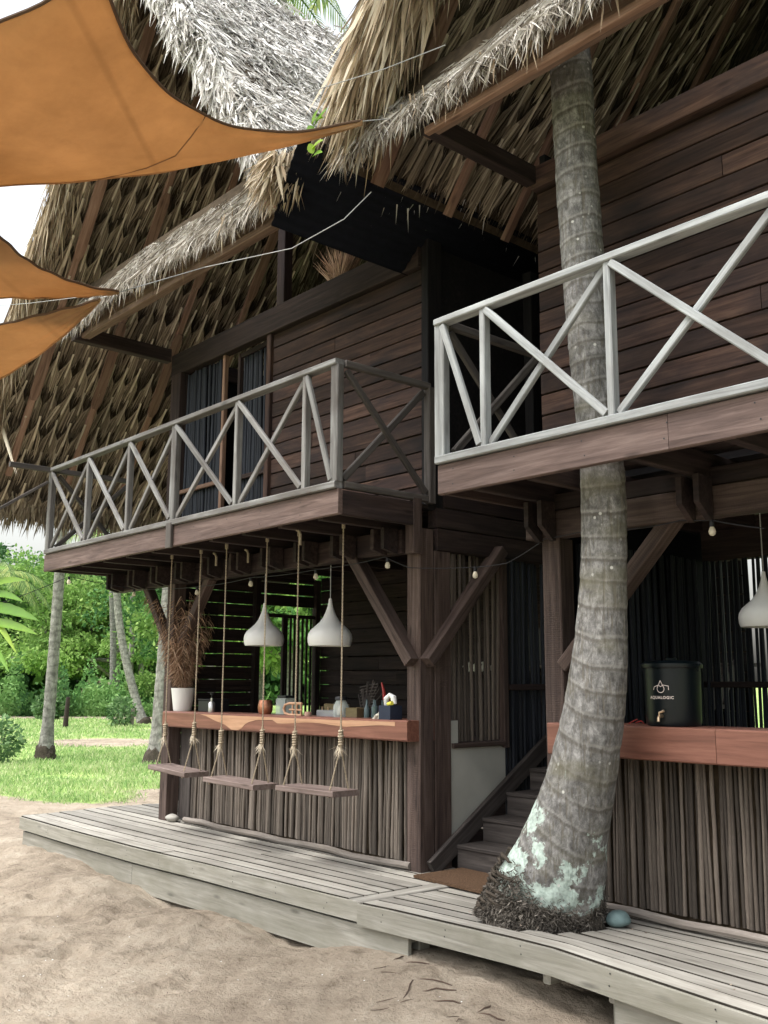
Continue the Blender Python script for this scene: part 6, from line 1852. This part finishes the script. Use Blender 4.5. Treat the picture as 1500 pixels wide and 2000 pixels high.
# green seedling leaves in the valley
sdl = thing('seedling', 'small bright green leafy plant growing in the thatch valley', 'plant', tuple(at(612, 300, 3.62)))
for (a, b_) in (((610, 245), (622, 208)), ((612, 250), (640, 205)), ((612, 262), (602, 240)), ((610, 290), (632, 268)), ((612, 300), (604, 275)), ((612, 305), (630, 292)), ((608, 240), (632, 225))):
    big_leaf(sdl, at(*a, 3.62), at(*b_, 3.60), .055, M_BROAD, .01)

# dry frond standing in the gable behind the plate
n = 240; c0 = np.array([-6.72, 5.35, 4.95]); a_ = rng.uniform(-.9, .9, n)
D = np.stack([np.sin(a_) * .5, rng.normal(0, .05, n), np.cos(a_) * .55], -1) * rng.uniform(.5, 1, (n, 1))
W = np.stack([np.cos(a_) * .004, 0 * a_, -np.sin(a_) * .004], -1)
o = link(bpy.data.objects.new('dry_frond', blades('dry_frond', np.tile(c0, (n, 1)) + rng.normal(0, .03, (n, 3)), D, W)), None, M_DRY)
tag(o, 'dry brown palm frond standing on the wall plate under the left gable', 'dry frond')

# ---------------------------------------------------------------- litter, roots
def gz(x, y): return float(ground_h(np.array([x]), np.array([y]))[0])


RTS = thing('exposed_roots', 'cluster of thin exposed roots in the sand below the deck by the palm', 'roots', (-4, 3.9, GZ))
for k in range(9):
    x0, y0 = random.uniform(-4.6, -3.4), random.uniform(3.80, 4.12); a_ = random.uniform(3.6, 5.6); L = random.uniform(.2, .5)
    pts = []
    x, y_ = x0, y0
    for i in range(9):
        pts.append((x, y_, gz(x, y_) + .006 * math.sin(i))); a_ += random.gauss(0, .25); x += math.cos(a_) * L / 8; y_ += math.sin(a_) * L / 8
    mb = MB(); mb.tube(pts, [.0038 * (1 - i / 10) + .0008 for i in range(9)], 5)
    mb.build('root', M_LITTER, RTS, True)
n = 900; X = rng.uniform(-9, -1.5, n); Y = rng.uniform(1.6, 4.1, n); kk = (vnoise(X, Y, .8, 55) + .35 * (np.hypot(X + 3.9, Y - 3.8) < .9)) > .52; X, Y = X[kk], Y[kk]; n = len(X)
Z = ground_h(X, Y) + .003; th = rng.random(n) * 6.28; L = rng.uniform(.006, .035, n) * np.where(rng.random(n) < .06, 2.2, 1)
D = np.stack([np.cos(th) * L, np.sin(th) * L, rng.uniform(0, .006, n)], -1); W = np.stack([-np.sin(th), np.cos(th), 0 * th], -1) * rng.uniform(.001, .004, n)[:, None]
o = link(bpy.data.objects.new('sand_litter', blades('sand_litter', np.stack([X, Y, Z], -1), D, W)), None, M_LITTER); tag(o, 'scattered twigs and leaf scraps on the sand', 'litter', kind='stuff')

n = 170; X = rng.uniform(-8.5, -1.5, n); Y = rng.uniform(1.6, 4.0, n); Z = ground_h(X, Y) + .004; th = rng.random(n) * 6.28; L = rng.uniform(.005, .013, n)
me = blades('shell_bits', np.stack([X, Y, Z], -1), np.stack([np.cos(th) * L, np.sin(th) * L, .003 + 0 * X], -1), np.stack([-np.sin(th), np.cos(th), 0 * th], -1) * (L * .45)[:, None], rnd=rng.uniform(.8, 1, n))
o = link(bpy.data.objects.new('shell_bits', me), None, M_THTOP); tag(o, 'tiny white shell bits on the sand', 'shell bits', kind='stuff')
# a few fallen leaves and crumbs on the deck
n = 130; X = rng.uniform(-10, -2, n); Y = rng.uniform(4.2, 5.0, n); th = rng.random(n) * 6.28; L = rng.uniform(.006, .022, n)
me = blades('deck_litter', np.stack([X, Y, 0 * X + .006 + np.array([deck_z(a_, b_) for a_, b_ in zip(X, Y)])], -1), np.stack([np.cos(th) * L, np.sin(th) * L, .002 + 0 * X], -1), np.stack([-np.sin(th), np.cos(th), 0 * th], -1) * (L * .3)[:, None])
o = link(bpy.data.objects.new('deck_litter', me), None, M_LITTER); tag(o, 'leaf crumbs and twig bits lying on the deck boards', 'litter', kind='stuff')
# nail heads on the deck fascia and the fascia of the balconies
def nails(name, pts, nrm, parent, r=.0045):
    mb = MB(); nrm = Vector(nrm); ref = Vector((0, 0, 1)) if abs(nrm.z) < .9 else Vector((1, 0, 0)); a = nrm.cross(ref).normalized(); b_ = nrm.cross(a)
    for p in pts:
        p = Vector(p) + nrm * .0015; k0 = len(mb.v)
        mb.v += [tuple(p + (a * math.cos(t_) + b_ * math.sin(t_)) * r) for t_ in np.linspace(0, 2 * math.pi, 7)[:-1]]; mb.f.append(tuple(range(k0, k0 + 6)))
    o = mb.build(name, M_BLACK, parent); o['kind'] = 'stuff'
rn_ = random.Random(3)
P_ = [(x + rn_.uniform(-.02, .02), 4.109 if x > -4.92 else 4.117, -.05 - .04 * k + deck_z(x, 4.13) + rn_.uniform(-.01, .01)) for x in np.arange(-10.2, -.5, .55) for k in (0, 1)]
nails('nail_heads', P_, (0, -1, 0), deck)
P_ = []
y_ = 4.135
while y_ < 5.3:
    for x in (-10.2, -9, -7.8, -6.6, -5.4, -4.56, -3.5, -3.09, -2.0):
        if abs(x + 3.9) < .6: continue
        for dy in (.03, .085): P_.append((x + rn_.uniform(-.01, .01), y_ + dy, (.001 if x < -4.97 else -.010) + deck_z(x, y_) + .002))
    y_ += pw
nails('nail_heads', P_, (0, 0, 1), deck, .004)
for root_, x0, x1 in ((LB, -10.3, -5.4), (RB, -4.2, -1.0)):
    nails('nail_heads', [(x + rn_.uniform(-.02, .02), 4.2495, z_ + rn_.uniform(-.01, .01)) for x in np.arange(x0, x1, .5) for z_ in (2.56, 2.65)], (0, -1, 0), root_, .005)
